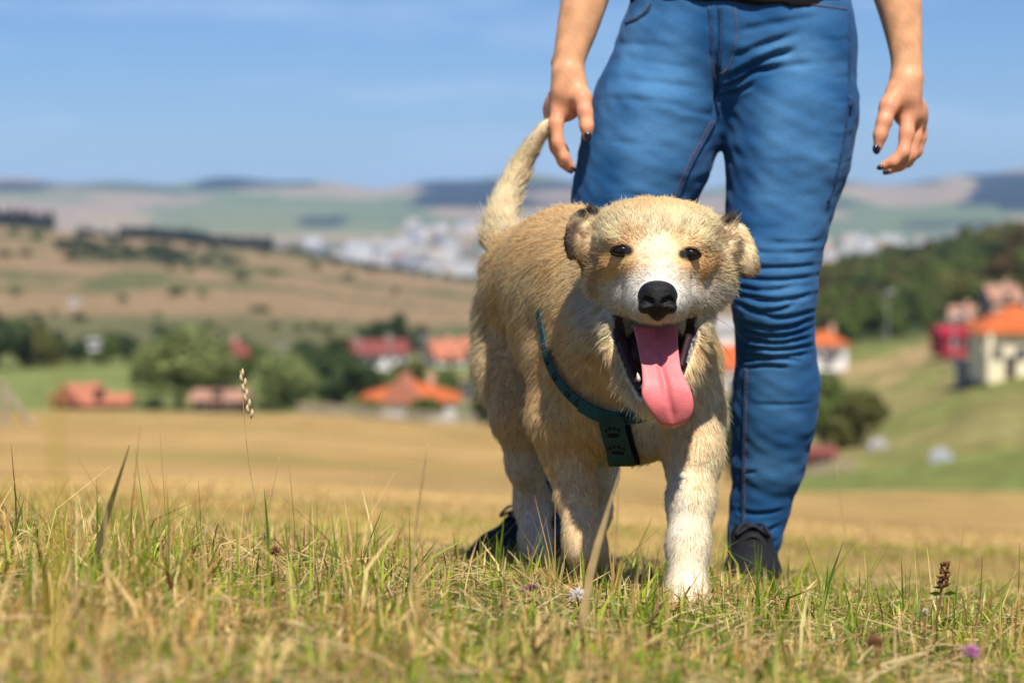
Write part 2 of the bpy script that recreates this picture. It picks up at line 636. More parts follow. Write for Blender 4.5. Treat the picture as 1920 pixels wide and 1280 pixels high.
    patch(forest, 965, 1340, 340, 360, 0.8); patch(forest, 1500, 1760, 325, 352, 0.9); patch(forest, 1815, 2600, 322, 392, 1.0)
    patch(pink, 1600, 1810, 352, 378, 0.7); patch(fgreen, 1640, 1900, 384, 420, 0.9)
    patch(forest, 560, 640, 405, 424, 0.8); patch(forest, 1500, 1600, 372, 392, 0.6); patch(forest, 1690, 1880, 408, 424, 0.6); patch(fstraw, 420, 560, 352, 364, 0.8); patch(forest, 60, 330, 352, 359, 0.6); patch(fstraw, 0, 330, 361, 370, 0.6); patch(forest, 960, 1100, 372, 392, 0.5)
    return c * (1 + 0.10 * noise3(np.stack([x, y, 0 * x], -1), 3.0, 9))[:, None]

m_ground = nmat('ground_soil', rough=0.95, spec=0.1, attr='Col', noise=[(0.22, 0.22, 4), (0.8, 0.26, 6), (14.0, 0.22, 5)], bump=(40.0, 0.6, 0.02))
ground = mesh_obj('ground', tv, np.vstack([tf, capf[:, [0, 1, 2, 3]]])[:len(tf)], m_ground, smooth=True)
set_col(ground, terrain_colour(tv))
tag(ground, 'dry grassy hillside falling away to the valley and far hills', None, None, 'structure')

# ------------------------------------------------------------------ background: village, woods, town
m_trunk = nmat('bark', (0.10, 0.07, 0.045), 0.9, 0.1, noise=[(9, 0.3, 4)], bump=(20, 0.5, 0.03))

def leaf_mat(name, col, tr=0.35):
    return nmat(name, col, 0.6, 0.25, noise=[(0.8, 0.35, 3), (4.0, 0.3, 3)], trans=tr)

m_leaf_willow = leaf_mat('willow_leaves', (0.31, 0.36, 0.13), 0.45)
m_leaf_mid = leaf_mat('green_leaves', (0.15, 0.20, 0.045))
m_leaf_dark = leaf_mat('dark_leaves', (0.075, 0.11, 0.034))
m_leaf_olive = leaf_mat('olive_leaves', (0.17, 0.17, 0.045))
m_leaf_conifer = leaf_mat('conifer_needles', (0.012, 0.022, 0.016), 0.15)
m_leaf_rust = leaf_mat('rusty_leaves', (0.15, 0.10, 0.035))

def crown_mesh(name, mat, n, seed, lobes=9, leaf=0.10, shape='round'):
    """leaf clumps scattered through a lumpy crown of unit radius, base at z = 0, top at z = 2"""
    r = np.random.default_rng(seed)
    pts = []
    if shape == 'round':
        cs = []
        for i in range(lobes):
            a = r.uniform(0, 6.28); rr = r.uniform(0.25, 0.62); zz = r.uniform(0.45, 1.55)
            rr *= 1.0 if zz < 1.2 else 0.6
            cs.append((rr * math.cos(a), rr * math.sin(a), zz, r.uniform(0.34, 0.52)))
        cs.append((0, 0, 1.0, 0.7))
        cs = np.array(cs)
        k = r.integers(0, len(cs), n)
        d = r.normal(size=(n, 3)); d /= np.linalg.norm(d, axis=1, keepdims=True)
        rad = cs[k, 3] * r.uniform(0.72, 1.04, n)
        pts = cs[k, :3] + d * rad[:, None]
        nrm = d
    else:
        t = r.uniform(0, 1, n) ** 0.7
        a = r.uniform(0, 6.28, n)
        tier = 0.75 + 0.25 * np.abs(np.sin(t * 19))
        rad = (1 - t) * tier * r.uniform(0.5, 1.05, n) + 0.03
        pts = np.stack([rad * np.cos(a), rad * np.sin(a), 0.1 + 1.9 * t], -1)
        nrm = np.stack([np.cos(a), np.sin(a), 0.5 + 0 * a], -1)
    nrm = nrm + r.normal(size=(n, 3)) * 0.55
    nrm /= np.linalg.norm(nrm, axis=1, keepdims=True)
    t1 = np.cross(nrm, r.normal(size=(n, 3))); t1 /= np.linalg.norm(t1, axis=1, keepdims=True)
    t2 = np.cross(nrm, t1)
    s = leaf * r.uniform(0.6, 1.3, n)[:, None]
    V = np.stack([pts - t1 * s, pts + t2 * s * 0.6, pts + t1 * s, pts - t2 * s * 0.6], 1).reshape(-1, 3)
    Fq = np.arange(n * 4).reshape(-1, 4)
    o = mesh_obj(name, V, Fq, mat)
    me = o.data
    bpy.data.objects.remove(o)
    return me

def trunk_mesh(name, seed, h=1.0):
    r = random.Random(seed)
    mb = MB()
    mb.tube([(0, 0, -0.15), (0.01, 0, 0.3), (0.03, 0.02, 0.8), (0.02, 0.02, 1.35)], [0.11, 0.085, 0.065, 0.03], 7)
    for i in range(5):
        a = r.uniform(0, 6.28); z = r.uniform(0.35, 0.9)
        mb.tube([(0.02, 0.01, z), (0.25 * math.cos(a), 0.25 * math.sin(a), z + 0.28), (0.5 * math.cos(a), 0.5 * math.sin(a), z + 0.45)], [0.045, 0.03, 0.012], 5)
    o = mb.build(name, m_trunk)
    me = o.data
    bpy.data.objects.remove(o)
    return me

CR = {}
for key, mat, sd in (('willow', m_leaf_willow, 3), ('mid', m_leaf_mid, 4), ('dark', m_leaf_dark, 5), ('olive', m_leaf_olive, 6), ('rust', m_leaf_rust, 8)):
    CR[key] = [crown_mesh('crown_' + key, mat, 2600 if key == 'willow' else 1500, sd + 20 * q, 12 if key == 'willow' else 8, 0.085 if key == 'willow' else 0.11) for q in range(3)]
CR['conifer'] = [crown_mesh('crown_conifer', m_leaf_conifer, 700, 77 + q, shape='cone', leaf=0.16) for q in range(3)]
TRK = [trunk_mesh('trunk', 5 + q) for q in range(3)]

def tree(name, label, kind, px, D, w, h, group=None, cat='tree', sink=None, seed=None, lift=0.12):
    """w, h in metres; stands on the terrain"""
    b = ground_at(px, D)
    r = random.Random(int(px * 13 + D * 7))
    e = empty(name, b, label, cat, group)
    e.rotation_euler = (0, 0, r.uniform(0, 6.28))
    c = bpy.data.objects.new('crown', CR[kind][r.randrange(3)])
    COL.objects.link(c); c.parent = e
    w, h = w * 1.16, h * 1.10
    c.scale = (w / 2, w / 2 * r.uniform(0.9, 1.1), h * (1 - lift * 0.5) / 2)
    c.location = (0, 0, h * lift * 0.5 - 0.05 * h)
    t = bpy.data.objects.new('trunk', TRK[r.randrange(3)])
    COL.objects.link(t); t.parent = e
    t.scale = (w * 0.34, w * 0.34, h * 0.5)
    return e

def pxm(n, D):
    return n / FPX * D

tree('willow_tree', 'big round pale green willow in front of the meadow', 'willow', 335, 214, pxm(196, 214), pxm(160, 214), lift=0.02)
tree('willow_tree', 'smaller round pale green willow right of the big one', 'willow', 540, 228, pxm(132, 228), pxm(108, 228), lift=0.02)
tree('leafy_tree', 'dark spreading tree between the small willow and the orange roof', 'dark', 640, 246, pxm(130, 246), pxm(122, 246), lift=0.04)
tree('leafy_tree', 'olive green tree above the orange cross-gabled roof', 'olive', 768, 300, pxm(72, 300), pxm(58, 300))
tree('leafy_tree', 'bright green tree right behind the orange cross-gabled roof', 'mid', 828, 262, pxm(88, 262), pxm(68, 262))
tree('leafy_tree', 'dark green tree beside the pole right of the orange roof', 'dark', 885, 265, pxm(52, 265), pxm(60, 265))
tree('round_bush', 'clipped dark bush at the left front of the orange roofed house', 'mid', 690, 208, pxm(84, 208), pxm(36, 208), None, 'bush', lift=0.0)
tree('round_bush', 'clipped dark bush hiding the right front of the orange roofed house', 'mid', 797, 207, pxm(86, 207), pxm(48, 207), None, 'bush', lift=0.0)
tree('leafy_tree', 'dark green tree just left of the dog against the field edge', 'dark', 925, 168, pxm(66, 168), pxm(112, 168), lift=0.03)
for i, (px, D, w, h, k, lab) in enumerate([
        (-10, 322, 120, 118, 'dark', 'tallest dark tree of the clump at the left edge'),
        (50, 328, 100, 96, 'olive', 'olive tree in the dark clump at the left edge'),
        (104, 332, 60, 66, 'dark', 'dark tree at the right end of the left edge clump'),
        (150, 336, 66, 56, 'dark', 'dark hedge tree left of the white shed'),
        (200, 338, 70, 60, 'mid', 'dark hedge tree right of the white shed'),
        (236, 340, 60, 58, 'dark', 'dark hedge tree beside the top of the big willow')]):
    tree('hedge_tree', lab, k, px, D, pxm(w, D), pxm(h, D), lift=0.02)
for i, (px, D, w, h, k, lab) in enumerate([
        (455, 300, 70, 46, 'mid', 'green bush between the two willows'), (598, 300, 60, 70, 'dark', 'dark tree rising behind the right of the small willow'),
        (668, 262, 74, 84, 'olive', 'olive tree left of the orange cross-gabled roof'), (710, 290, 50, 40, 'mid', 'small green tree left of the olive one above the orange roof'),
        (350, 300, 120, 60, 'mid', 'green tree close behind the big willow'), (912, 225, 60, 80, 'olive', 'olive tree right of the pole beside the dog'),
        (600, 205, 60, 26, 'mid', 'low hedge bush on the field edge right of the small willow'), (500, 205, 60, 22, 'dark', 'low hedge bush on the field edge below the small willow'), (280, 203, 60, 24, 'dark', 'low dark bush at the foot of the big willow')]):
    tree('village_tree', lab, k, px, D, pxm(w, D), pxm(h, D), lift=0.02)
for i, (px, D, w, h, k, lab) in enumerate([
        (470, 352, 60, 42, 'mid', 'low green tree behind the pink walled house'),
        (575, 362, 90, 46, 'dark', 'low dark tree behind the small willow'),
        (640, 372, 70, 44, 'dark', 'low dark tree left of the long red roofed house'),
        (700, 424, 56, 62, 'dark', 'dark tree left behind the long red roofed house'),
        (742, 430, 52, 76, 'dark', 'tall dark pointed tree behind the long red roofed house'),
        (785, 428, 50, 52, 'dark', 'dark tree between the red roof and the salmon roof'),
        (870, 372, 50, 34, 'dark', 'low dark tree right of the salmon roof'),
        (320, 420, 80, 40, 'dark', 'dark tree peeping over the big willow'),
        (410, 350, 46, 30, 'mid', 'small tree left of the pink walled house')]):
    tree('village_tree', lab, k, px, D, pxm(w, D), pxm(h, D), lift=0.02)
for i, (px, D, w, h, k, lab) in enumerate([
        (1370, 128, 110, 190, 'dark', 'dark green tree between the dog and the right leg'),
        (1545, 196, 100, 150, 'mid', 'tall bushy tree touching the right trouser leg'),
        (1612, 194, 112, 118, 'olive', 'olive bushy tree right of the right trouser leg')]):
    tree('slope_tree', lab, k, px, D, pxm(w, D), pxm(h, D), lift=0.02)
# wood on the right-hand hill
rw = random.Random(21)
WOODLAB = {'mid': 'green tree in the %s of the wood on the right-hand hill', 'dark': 'dark green tree in the %s of the wood on the right-hand hill', 'olive': 'olive tree in the %s of the wood on the right-hand hill', 'rust': 'rusty brown tree in the %s of the wood on the right-hand hill'}
ROWLAB = ['lowest row', 'second lowest row', 'lower middle', 'middle', 'upper middle', 'second highest row', 'top row']
kinds = ['mid', 'dark', 'olive', 'mid', 'dark', 'rust', 'mid', 'olive']
for row, (D, n, hp) in enumerate([(346, 9, 64), (380, 10, 66), (430, 11, 62), (490, 12, 60), (560, 13, 58), (650, 14, 54), (760, 15, 48)]):
    for i in range(n):
        px = 1500 + (i + rw.uniform(0.1, 0.9)) * (470.0 / n)
        dd = D * rw.uniform(0.97, 1.03)
        if row == 0 and (px > 1720):
            continue
        kk_ = rw.choice(kinds)
        tree('wood_tree', WOODLAB[kk_] % ROWLAB[row], kk_, px, dd, pxm(hp * rw.uniform(1.0, 1.5), dd), pxm(hp * rw.uniform(0.75, 1.15), dd), 'trees of the wood on the right-hand hill', lift=0.03)
for i, (px, D, w, h, k) in enumerate([(1700, 345, 52, 78, 'dark'), (1735, 350, 50, 60, 'mid'), (1842, 292, 44, 56, 'dark'), (1905, 296, 60, 60, 'dark'), (1640, 345, 60, 54, 'mid'), (1590, 340, 60, 60, 'mid')]):
    tree('garden_tree', ['tall dark tree left of the crimson house', 'green tree close left of the crimson house', 'dark tree between the crimson house and the pink roof', 'dark tree right below the pink roof', 'green tree on the slope left of the tall dark one', 'green tree behind the white house'][i], k, px, D, pxm(w, D), pxm(h, D), lift=0.03)
# conifer belts on the left ridge
rb = random.Random(5)
for i in range(26):
    px = -40 + i * 5.6 + rb.uniform(-2, 2)
    D = 1285 + rb.uniform(-20, 25)
    tree('ridge_conifer', 'dark conifer in the belt at the left end of the ridge', 'conifer', px, D, pxm(14, D), pxm(rb.uniform(28, 38), D), 'conifers of the belt at the left end of the ridge')
for i in range(58):
    px = 150 + i * 6.3 + rb.uniform(-2, 2)
    D = 1300 + rb.uniform(-30, 45)
    hh = rb.uniform(20, 30) if px > 225 else rb.uniform(10, 16)
    tree('ridge_conifer', 'dark conifer in the long belt down the ridge', 'conifer', px, D, pxm(15, D), pxm(hh, D), 'conifers of the long belt down the ridge')
for i in range(40):
    px = 515 + i * 10 + rb.uniform(-4, 4)
    D = 1330 + rb.uniform(-30, 60)
    tree('ridge_tree', 'low dark tree along the foot of the ridge before the town', 'dark', px, D, pxm(22, D), pxm(rb.uniform(9, 16), D), 'low trees along the foot of the ridge')
for i in range(70):
    px = rb.uniform(-30, 880); D = rb.choice([rb.uniform(440, 620), rb.uniform(640, 900), rb.uniform(900, 1200)])
    if D > 640 and px > 520 and rb.random() < 0.6:
        continue
    tree('hill_shrub', ('dark shrub on the %s %s of the brown hillside' % ('left' if px < 300 else 'middle' if px < 600 else 'right', 'foot' if D < 620 else 'slope' if D < 900 else 'brow')), rb.choice(['dark', 'dark', 'olive', 'mid']), px, D, pxm(rb.uniform(14, 34), D), pxm(rb.uniform(8, 17), D), 'shrubs scattered on the brown hillside', 'shrub', lift=0.0)
for i in range(60):
    px = rb.uniform(110, 450); D = rb.uniform(930, 1180)
    tree('thicket_shrub', 'dark shrub of the thicket below the conifer belt', 'dark', px, D, pxm(rb.uniform(16, 30), D), pxm(rb.uniform(7, 13), D), 'shrubs of the thicket below the conifer belt', 'shrub', lift=0.0)

# ---- houses
def tile_mat(name, col):
    return nmat(name, col, 0.8, 0.2, noise=[(0.6, 0.12, 3), (6.0, 0.15, 3)], bump=(8, 0.3, 0.05))
m_orange = tile_mat('orange_tiles', (0.52, 0.13, 0.038))
m_salmon = tile_mat('salmon_tiles', (0.46, 0.17, 0.10))
m_darkred = tile_mat('dark_red_tiles', (0.21, 0.06, 0.05))
m_pinktile = tile_mat('faded_pink_tiles', (0.40, 0.22, 0.155))
m_crimson = nmat('crimson_paint', (0.42, 0.02, 0.05), 0.7, 0.3, noise=[(2, 0.1, 3)])
m_cream = nmat('cream_render', (0.86, 0.76, 0.54), 0.85, 0.2, noise=[(0.7, 0.06, 4)])
m_white = nmat('white_render', (0.78, 0.77, 0.76), 0.85, 0.2, noise=[(0.7, 0.06, 4)])
m_pinkw = nmat('pink_render', (0.60, 0.38, 0.28), 0.85, 0.2, noise=[(0.7, 0.08, 4)])
m_darkw = nmat('dark_boards', (0.05, 0.04, 0.035), 0.85, 0.2, noise=[(2, 0.2, 4)])
m_greyw = nmat('grey_concrete', (0.35, 0.34, 0.33), 0.85, 0.2, noise=[(2, 0.15, 4)])
m_glass = nmat('dark_window_glass', (0.03, 0.035, 0.04), 0.15, 0.5)
m_frame = nmat('window_frame_paint', (0.6, 0.58, 0.54), 0.6, 0.3)

def house(name, label, px, D, w, dpt, hw, hr, wall, roof, rz=0.0, kind='gable', wins=3, sink=0.5, chimney=True, over=0.4, wing=None, porch=False, lift=0.0):
    """w across the line of sight, dpt along it, wall height hw, roof height hr"""
    b = ground_at(px, D)
    b[2] += lift
    e = empty(name, b, label, 'house')
    e.rotation_euler = (0, 0, rz)
    MB().box((0, 0, hw / 2 - sink / 2), (w, dpt, hw + sink)).build('wall', wall, e)
    def roofmesh(w, dpt, hr, cx=0, cy=0, kind=kind, ridge='x'):
        x, y = w / 2 + over, dpt / 2 + over
        z0 = hw - 0.02
        inset = (min(x, y) * 0.95 if kind == 'hip' else 0.0)
        if ridge == 'x':
            top = [(-x + inset, 0), (x - inset, 0)]
            base = [(-x, -y), (x, -y), (x, y), (-x, y)]
        else:
            top = [(0, -y + inset), (0, y - inset)]
            base = [(x, -y), (x, y), (-x, y), (-x, -y)]
        V = [(cx + q[0], cy + q[1], z0) for q in base] + [(cx + q[0], cy + q[1], z0 + hr) for q in top] + [(cx + q[0], cy + q[1], z0 - 0.18) for q in base]
        F_ = [(0, 1, 5, 4), (2, 3, 4, 5), (1, 2, 5), (3, 0, 4), (6, 7, 1, 0), (7, 8, 2, 1), (8, 9, 3, 2), (9, 6, 0, 3), (9, 8, 7, 6)]
        return V, F_
    mb = MB()
    mb.add(*roofmesh(w, dpt, hr))
    ro = mb.build('roof', roof, e)
    if wing:
        ww, wd, wr, cx, cy, wmat = wing
        MB().box((cx, cy, hw / 2 - 0.05), (ww, wd, hw - 0.1)).build('gable_wing', wall, e)
        mb = MB()
        mb.add(*roofmesh(ww, wd, wr, cx, cy, 'gable', 'y'))
        mb.build('wing_roof', wmat, e)
    if chimney:
        MB().box((w * 0.22, dpt * 0.1, hw + hr * 0.95), (0.6, 0.6, 1.4)).build('chimney', m_pinkw, ro)
    for i in range(wins):
        x = (i + 0.5) / wins * w - w / 2
        wi = MB().box((x, -dpt / 2 - 0.03, hw * 0.52), (min(1.1, w / wins * 0.5), 0.08, min(1.3, hw * 0.42))).build('window', m_frame, e)
        g = MB().box((x, -dpt / 2 - 0.05, hw * 0.52), (min(0.9, w / wins * 0.4), 0.08, min(1.1, hw * 0.34))).build('pane', m_glass, wi)
    if wins >= 2:
        MB().box((w * 0.02 - (0 if wins % 2 == 0 else w / wins / 2), -dpt / 2 - 0.03, 0.95), (0.95, 0.08, 2.0)).build('door', m_darkw, e)
    if porch:
        for x in (-1, 1):
            MB().box((w * 0.46 * x, -dpt / 2 - 1.2, hw / 2 - 0.2), (0.45, 0.45, hw)).build('porch_post', wall, e)
    return e

house('barn', 'low barn with faded red tiled gable roof at the field edge', 152, 204, pxm(58, 204), 5, 0.7, pxm(34, 204), m_darkred, m_salmon, 0.75, wins=2, chimney=False)
house('lean_to_shed', 'long low shed with red tiled roof between barn and big willow', 208, 207, pxm(64, 207), 4, 0.75, 0.7, m_pinkw, m_salmon, 0.0, wins=0, chimney=False)
house('dark_shed', 'dark boarded shed with pink roof right under the big willow', 415, 206, pxm(90, 206), 4, 1.25, 0.7, m_darkw, m_pinktile, -0.1, wins=2, chimney=False)
house('cottage', 'small pink walled house with dark red roof behind the big willow', 434, 330, pxm(34, 330), 6, 2.2, 1.6, m_pinkw, m_darkred, 0.5, wins=2)
house('farmhouse', 'long white house with dark red roof in mid village', 705, 352, pxm(112, 352), 7, 2.4, 1.9, m_white, m_darkred, 0.12, wins=5, sink=1.5)
house('cottage', 'house with salmon tiled roof right of the red roofed farmhouse', 832, 372, pxm(52, 372), 8, 1.4, 2.6, m_white, m_salmon, 0.3, wins=2)
house('cottage', 'house with salmon tiled roof half hidden behind the dog', 893, 382, pxm(46, 382), 7, 1.6, 2.6, m_white, m_salmon, -0.2, wins=2)
house('orange_roof_house', 'house with bright orange cross-gabled roof behind two clipped bushes', 770, 222, pxm(172, 222), 8, 1.4, pxm(30, 222), m_white, m_orange, 0.0, 'hip', wins=3, lift=0.7, sink=2.0, wing=(3.4, 9.5, pxm(44, 222), -0.6, -1.4, m_salmon))
house('white_house', 'white house with orange hipped roof right of the trouser leg', 1545, 285, pxm(76, 285), 6, pxm(42, 285), pxm(24, 285), m_white, m_orange, 0.0, 'hip', wins=2, lift=1.2)
house('white_house', 'white house with orange roof glimpsed between dog and trouser leg', 1366, 290, pxm(92, 290), 7, 3.0, 2.6, m_white, m_orange, 0.0, wins=2)
house('white_house', 'tall white house behind the orange roof between dog and trouser leg', 1362, 330, pxm(96, 330), 7, 5.4, 1.7, m_white, m_greyw, 0.0, wins=3, sink=1.5)
house('crimson_house', 'crimson painted house on the slope left of the cream house', 1800, 268, pxm(84, 268), 6, pxm(34, 268), 0.8, m_crimson, m_crimson, 0.1, wins=2, chimney=False, lift=0.6)
house('cream_house', 'cream house with bright orange hipped roof at the right edge', 1902, 216, pxm(140, 216), 7, pxm(86, 216), pxm(46, 216), m_cream, m_orange, 0.0, 'hip', wins=3, over=0.7, porch=True)
house('hill_house', 'house with faded pink roof among trees at the upper right', 1876, 350, pxm(56, 350), 7, 0.8, pxm(28, 350), m_pinkw, m_pinktile, 0.1, wins=2, lift=2.0, sink=3.5)
house('hill_house', 'house with faded pink roof behind the crimson house', 1806, 330, pxm(40, 330), 7, 0.6, pxm(26, 330), m_pinkw, m_pinktile, -0.2, wins=2, lift=0.8, sink=2.5)
house('red_shed', 'tiny dark red shed beside the trouser leg at calf height', 1537, 178, pxm(44, 178), 2.2, 0.9, 0.5, m_darkred, m_darkred, 0.1, wins=1, chimney=False)
house('white_shed', 'tiny white shed in the dark hedge left of the big willow', 176, 334, pxm(18, 334), 1.4, 1.1, 0.3, m_white, m_greyw, 0.0, wins=1, chimney=False, lift=2.4, sink=0.2)
house('white_shed', 'tiny white shed alone on the brown hillside', 139, 640, pxm(14, 640), 2, 1.6, 0.5, m_white, m_greyw, 0.0, wins=1, chimney=False)
house('grey_outbuilding', 'grey outbuilding against the left wall of the cream house', 1815, 222, pxm(34, 222), 3, pxm(40, 222), 0.4, m_greyw, m_greyw, 0.0, wins=1, chimney=False)

# ---- poles, fences and odds and ends of the village
m_pole = nmat('pale_concrete_pole', (0.30, 0.30, 0.29), 0.8, 0.2, noise=[(3, 0.1, 3)])
m_wood = nmat('weathered_wood', (0.36, 0.29, 0.22), 0.85, 0.1, noise=[(3, 0.2, 3)], bump=(15, 0.4, 0.02))
def pole(label, px, D, hpx, r=0.16, lamp=False):
    b = ground_at(px, D)
    h = pxm(hpx, D)
    e = empty('utility_pole', b, label, 'pole', None)
    MB().tube([(0, 0, -0.5), (0, 0, h)], [r, r * 0.7], 8).build('shaft', m_pole, e)
    MB().box((0, 0, h - 0.4), (1.5, 0.12, 0.12)).build('crossarm', m_pole, e)
    for s in (-0.6, 0, 0.6):
        MB().tube([(s, 0, h - 0.34), (s, 0, h - 0.12)], [0.06, 0.04], 6).build('insulator', m_white, e)
    if lamp:
        MB().box((0.5, -0.3, h + 0.02), (0.9, 0.3, 0.14)).build('lamp_head', m_white, e)
for px, D, hp, lab in [(531, 300, 74, 'pale pole above the small willow'), (672, 340, 66, 'pale pole at the left end of the red roofed farmhouse'),
                       (731, 342, 72, 'pale pole before the red roofed farmhouse'), (788, 360, 64, 'left one of two pale poles by the salmon roof'), (801, 362, 62, 'right one of two pale poles by the salmon roof'),
                       (876, 236, 62, 'pale pole right of the orange cross-gabled roof')]:
    pole(lab, px, D, hp)
for px, D, hp, lab in [(1664, 322, 96, 'lamp post on the slope before the wood'), (1790, 240, 112, 'pale pole before the crimson house')]:
    pole(lab, px, D, hp, 0.11, True)

def fence(label, px0, px1, D, n, hgt, mat, gap=0.0):
    pts = [ground_at(px0 + (px1 - px0) * i / (n - 1), D) for i in range(n)]
    e = empty('picket_fence', pts[0], label, 'fence')
    o = Vector(pts[0])
    for p in pts:
        q = Vector(p) - o
        MB().box((q.x, q.y, q.z + hgt / 2 - 0.1), (pxm((px1 - px0) / (n - 1), D) * 0.55, 0.05, hgt + 0.2)).build('picket', mat, e)
    for zz in (0.3, 0.8):
        mb = MB()
        mb.tube([tuple(Vector(p) - o + Vector((0, 0.06, hgt * zz))) for p in pts], 0.045, 4)
        mb.build('rail', mat, e)
fence('grey wooden picket fence along the far edge of the tan field', 560, 940, 200, 60, 1.0, m_wood)
fence('pale picket fence on the green strip right of the trouser leg', 1520, 1606, 160, 22, 0.8, m_wood)

e = empty('braced_post', ground_at(6, 96), 'weathered wooden post with slanting brace at the left edge of the field', 'post')
MB().tube([(0, 0, -0.4), (0, 0, pxm(84, 96))], [0.15, 0.13], 8).build('post', m_wood, e)
MB().tube([(0.12, 0, pxm(60, 96)), (pxm(56, 96), 0.1, -0.15)], [0.11, 0.11], 8).build('brace', m_wood, e)
# grey heap and pale stones on the slope
mh = nmat('grey_stone', (0.33, 0.35, 0.38), 0.8, 0.3, noise=[(3, 0.3, 4)], bump=(6, 0.6, 0.1))
def heap(name, label, px, D, w, h, mat, seed):
    r = np.random.default_rng(seed)
    b = ground_at(px, D)
    nA_, nB_ = 14, 7
    V = [(0, 0, h)]
    for i in range(1, nB_):
        for j in range(nA_):
            a = 6.283 * j / nA_; t = i / (nB_ - 1) * math.pi / 2
            k = r.uniform(0.85, 1.12)
            V.append((w / 2 * math.sin(t) * math.cos(a) * k, w * 0.35 * math.sin(t) * math.sin(a) * k, h * math.cos(t) * k - (0.2 if i == nB_ - 1 else 0)))
    F_ = [(0, 1 + j, 1 + (j + 1) % nA_) for j in range(nA_)]
    for i in range(nB_ - 2):
        for j in range(nA_):
            F_.append((1 + i * nA_ + j, 1 + (i + 1) * nA_ + j, 1 + (i + 1) * nA_ + (j + 1) % nA_, 1 + i * nA_ + (j + 1) % nA_))
    o = mesh_obj(name, V, F_, mat)
    o.location = tuple(b)
    tag(o, label, 'heap')
heap('grey_heap', 'small blue grey heap on the green slope below the cream house', 1768, 158, pxm(46, 158), pxm(24, 158), mh, 1)
heap('pale_heap', 'small pale heap right of the bushes on the slope', 1648, 186, pxm(44, 186), pxm(22, 186), m_greyw, 2)

# ---- the far town
m_tw = [nmat('town_wall_' + n, c, 0.85, 0.2) for n, c in (('white', (0.66, 0.64, 0.62)), ('cream', (0.62, 0.52, 0.42)), ('pink', (0.50, 0.32, 0.28)), ('grey', (0.30, 0.29, 0.31)))]
m_tr = [nmat('town_roof_' + n, c, 0.85, 0.2) for n, c in (('terracotta', (0.42, 0.17, 0.10)), ('brown', (0.22, 0.13, 0.10)), ('grey', (0.30, 0.31, 0.34)), ('white', (0.62, 0.62, 0.64)))]
def town_mesh(kind, wm, rm):
    mb = MB()
    if kind == 'block':
        V = [(-1, -.5, 0), (1, -.5, 0), (1, .5, 0), (-1, .5, 0), (-1, -.5, 1), (1, -.5, 1), (1, .5, 1), (-1, .5, 1), (-1.02, -.52, 1), (1.02, -.52, 1), (1.02, .52, 1), (-1.02, .52, 1), (-1.02, -.52, 1.06), (1.02, -.52, 1.06), (1.02, .52, 1.06), (-1.02, .52, 1.06)]
        F_ = [(0, 1, 5, 4), (1, 2, 6, 5), (2, 3, 7, 6), (3, 0, 4, 7), (8, 9, 13, 12), (9, 10, 14, 13), (10, 11, 15, 14), (11, 8, 12, 15), (12, 13, 14, 15)]
        mi = [0] * 4 + [1] * 5
    else:
        V = [(-1, -.7, 0), (1, -.7, 0), (1, .7, 0), (-1, .7, 0), (-1, -.7, .6), (1, -.7, .6), (1, .7, .6), (-1, .7, .6), (-1.08, -.78, .6), (1.08, -.78, .6), (1.08, .78, .6), (-1.08, .78, .6), (-.5, 0, 1), (.5, 0, 1)]
        F_ = [(0, 1, 5, 4), (1, 2, 6, 5), (2, 3, 7, 6), (3, 0, 4, 7), (8, 9, 13, 12), (9, 10, 13), (10, 11, 12, 13), (11, 8, 12), (8, 11, 10, 9)]
        mi = [0] * 4 + [1] * 5
    me = bpy.data.meshes.new('town_building')
    me.from_pydata(V, [], F_)
    me.materials.append(wm); me.materials.append(rm)
    me.polygons.foreach_set('material_index', mi)
    me.update()
    return me
TM_H = [town_mesh('house', m_tw[i], m_tr[j]) for i, j in ((0, 0), (1, 0), (2, 0), (2, 1), (0, 1), (3, 1))]
TM_B = [town_mesh('block', m_tw[i], m_tr[j]) for i, j in ((0, 3), (0, 2), (1, 2), (3, 2))]
rt = random.Random(3)
def town(px, D, block):
    o = bpy.data.objects.new('town_building', rt.choice(TM_B if block else TM_H))
    COL.objects.link(o)
    b = ground_at(px, D)
    o.location = (b[0], b[1], b[2] - 1)
    s = rt.uniform(9, 17) if block else rt.uniform(4.5, 8)
    o.scale = (s, s * rt.uniform(0.7, 1.1), rt.uniform(10, 24) if block else rt.uniform(7, 11))
    o.rotation_euler = (0, 0, rt.uniform(-0.6, 0.6))
    where = 'hazy town beyond the conifers' if px < 600 else 'middle of the hazy town' if px < 780 else 'hazy town beside the dog tail' if px < 1000 else 'hazy town beyond the wood'
    wc = o.data.materials[0].name.split('_')[-1]; rc = o.data.materials[1].name.split('_')[-1]
    tag(o, ('%s flat roofed block with %s roof in the %s' if block else '%s house with hipped %s roof in the %s') % (wc, rc, where), 'building', 'flat roofed blocks of the far town' if block else 'houses of the far town')
for i in range(290):
    px = rt.choice([rt.uniform(340, 960), rt.uniform(520, 960)])
    t = (px - 340) / 620
    D = rt.uniform(3350, 4500 + 500 * t) if px < 760 else rt.uniform(3300, 5900)
    town(px, D, rt.random() < (0.3 if px < 760 else 0.5))
for i in range(22):
    town(rt.uniform(780, 910), rt.uniform(3300, 3500), True)
for i in range(70):
    town(rt.uniform(1525, 1800), rt.uniform(3500, 4900), rt.random() < 0.35)
for i in range(5):
    town(rt.uniform(1530, 1570), rt.uniform(3350, 3450), True)

# ------------------------------------------------------------------ the dog
dog_base = ground_at(1180, 3.40)
dog = empty('dog', dog_base, 'cream and tan dog with open mouth and long pink tongue walking towards the camera', 'dog')

def J(px, py, D, r):
    return (P(px, py, D), r)

DF = Field((-0.16, 2.90, -0.10), (0.40, 3.96, 0.76), 0.0036)
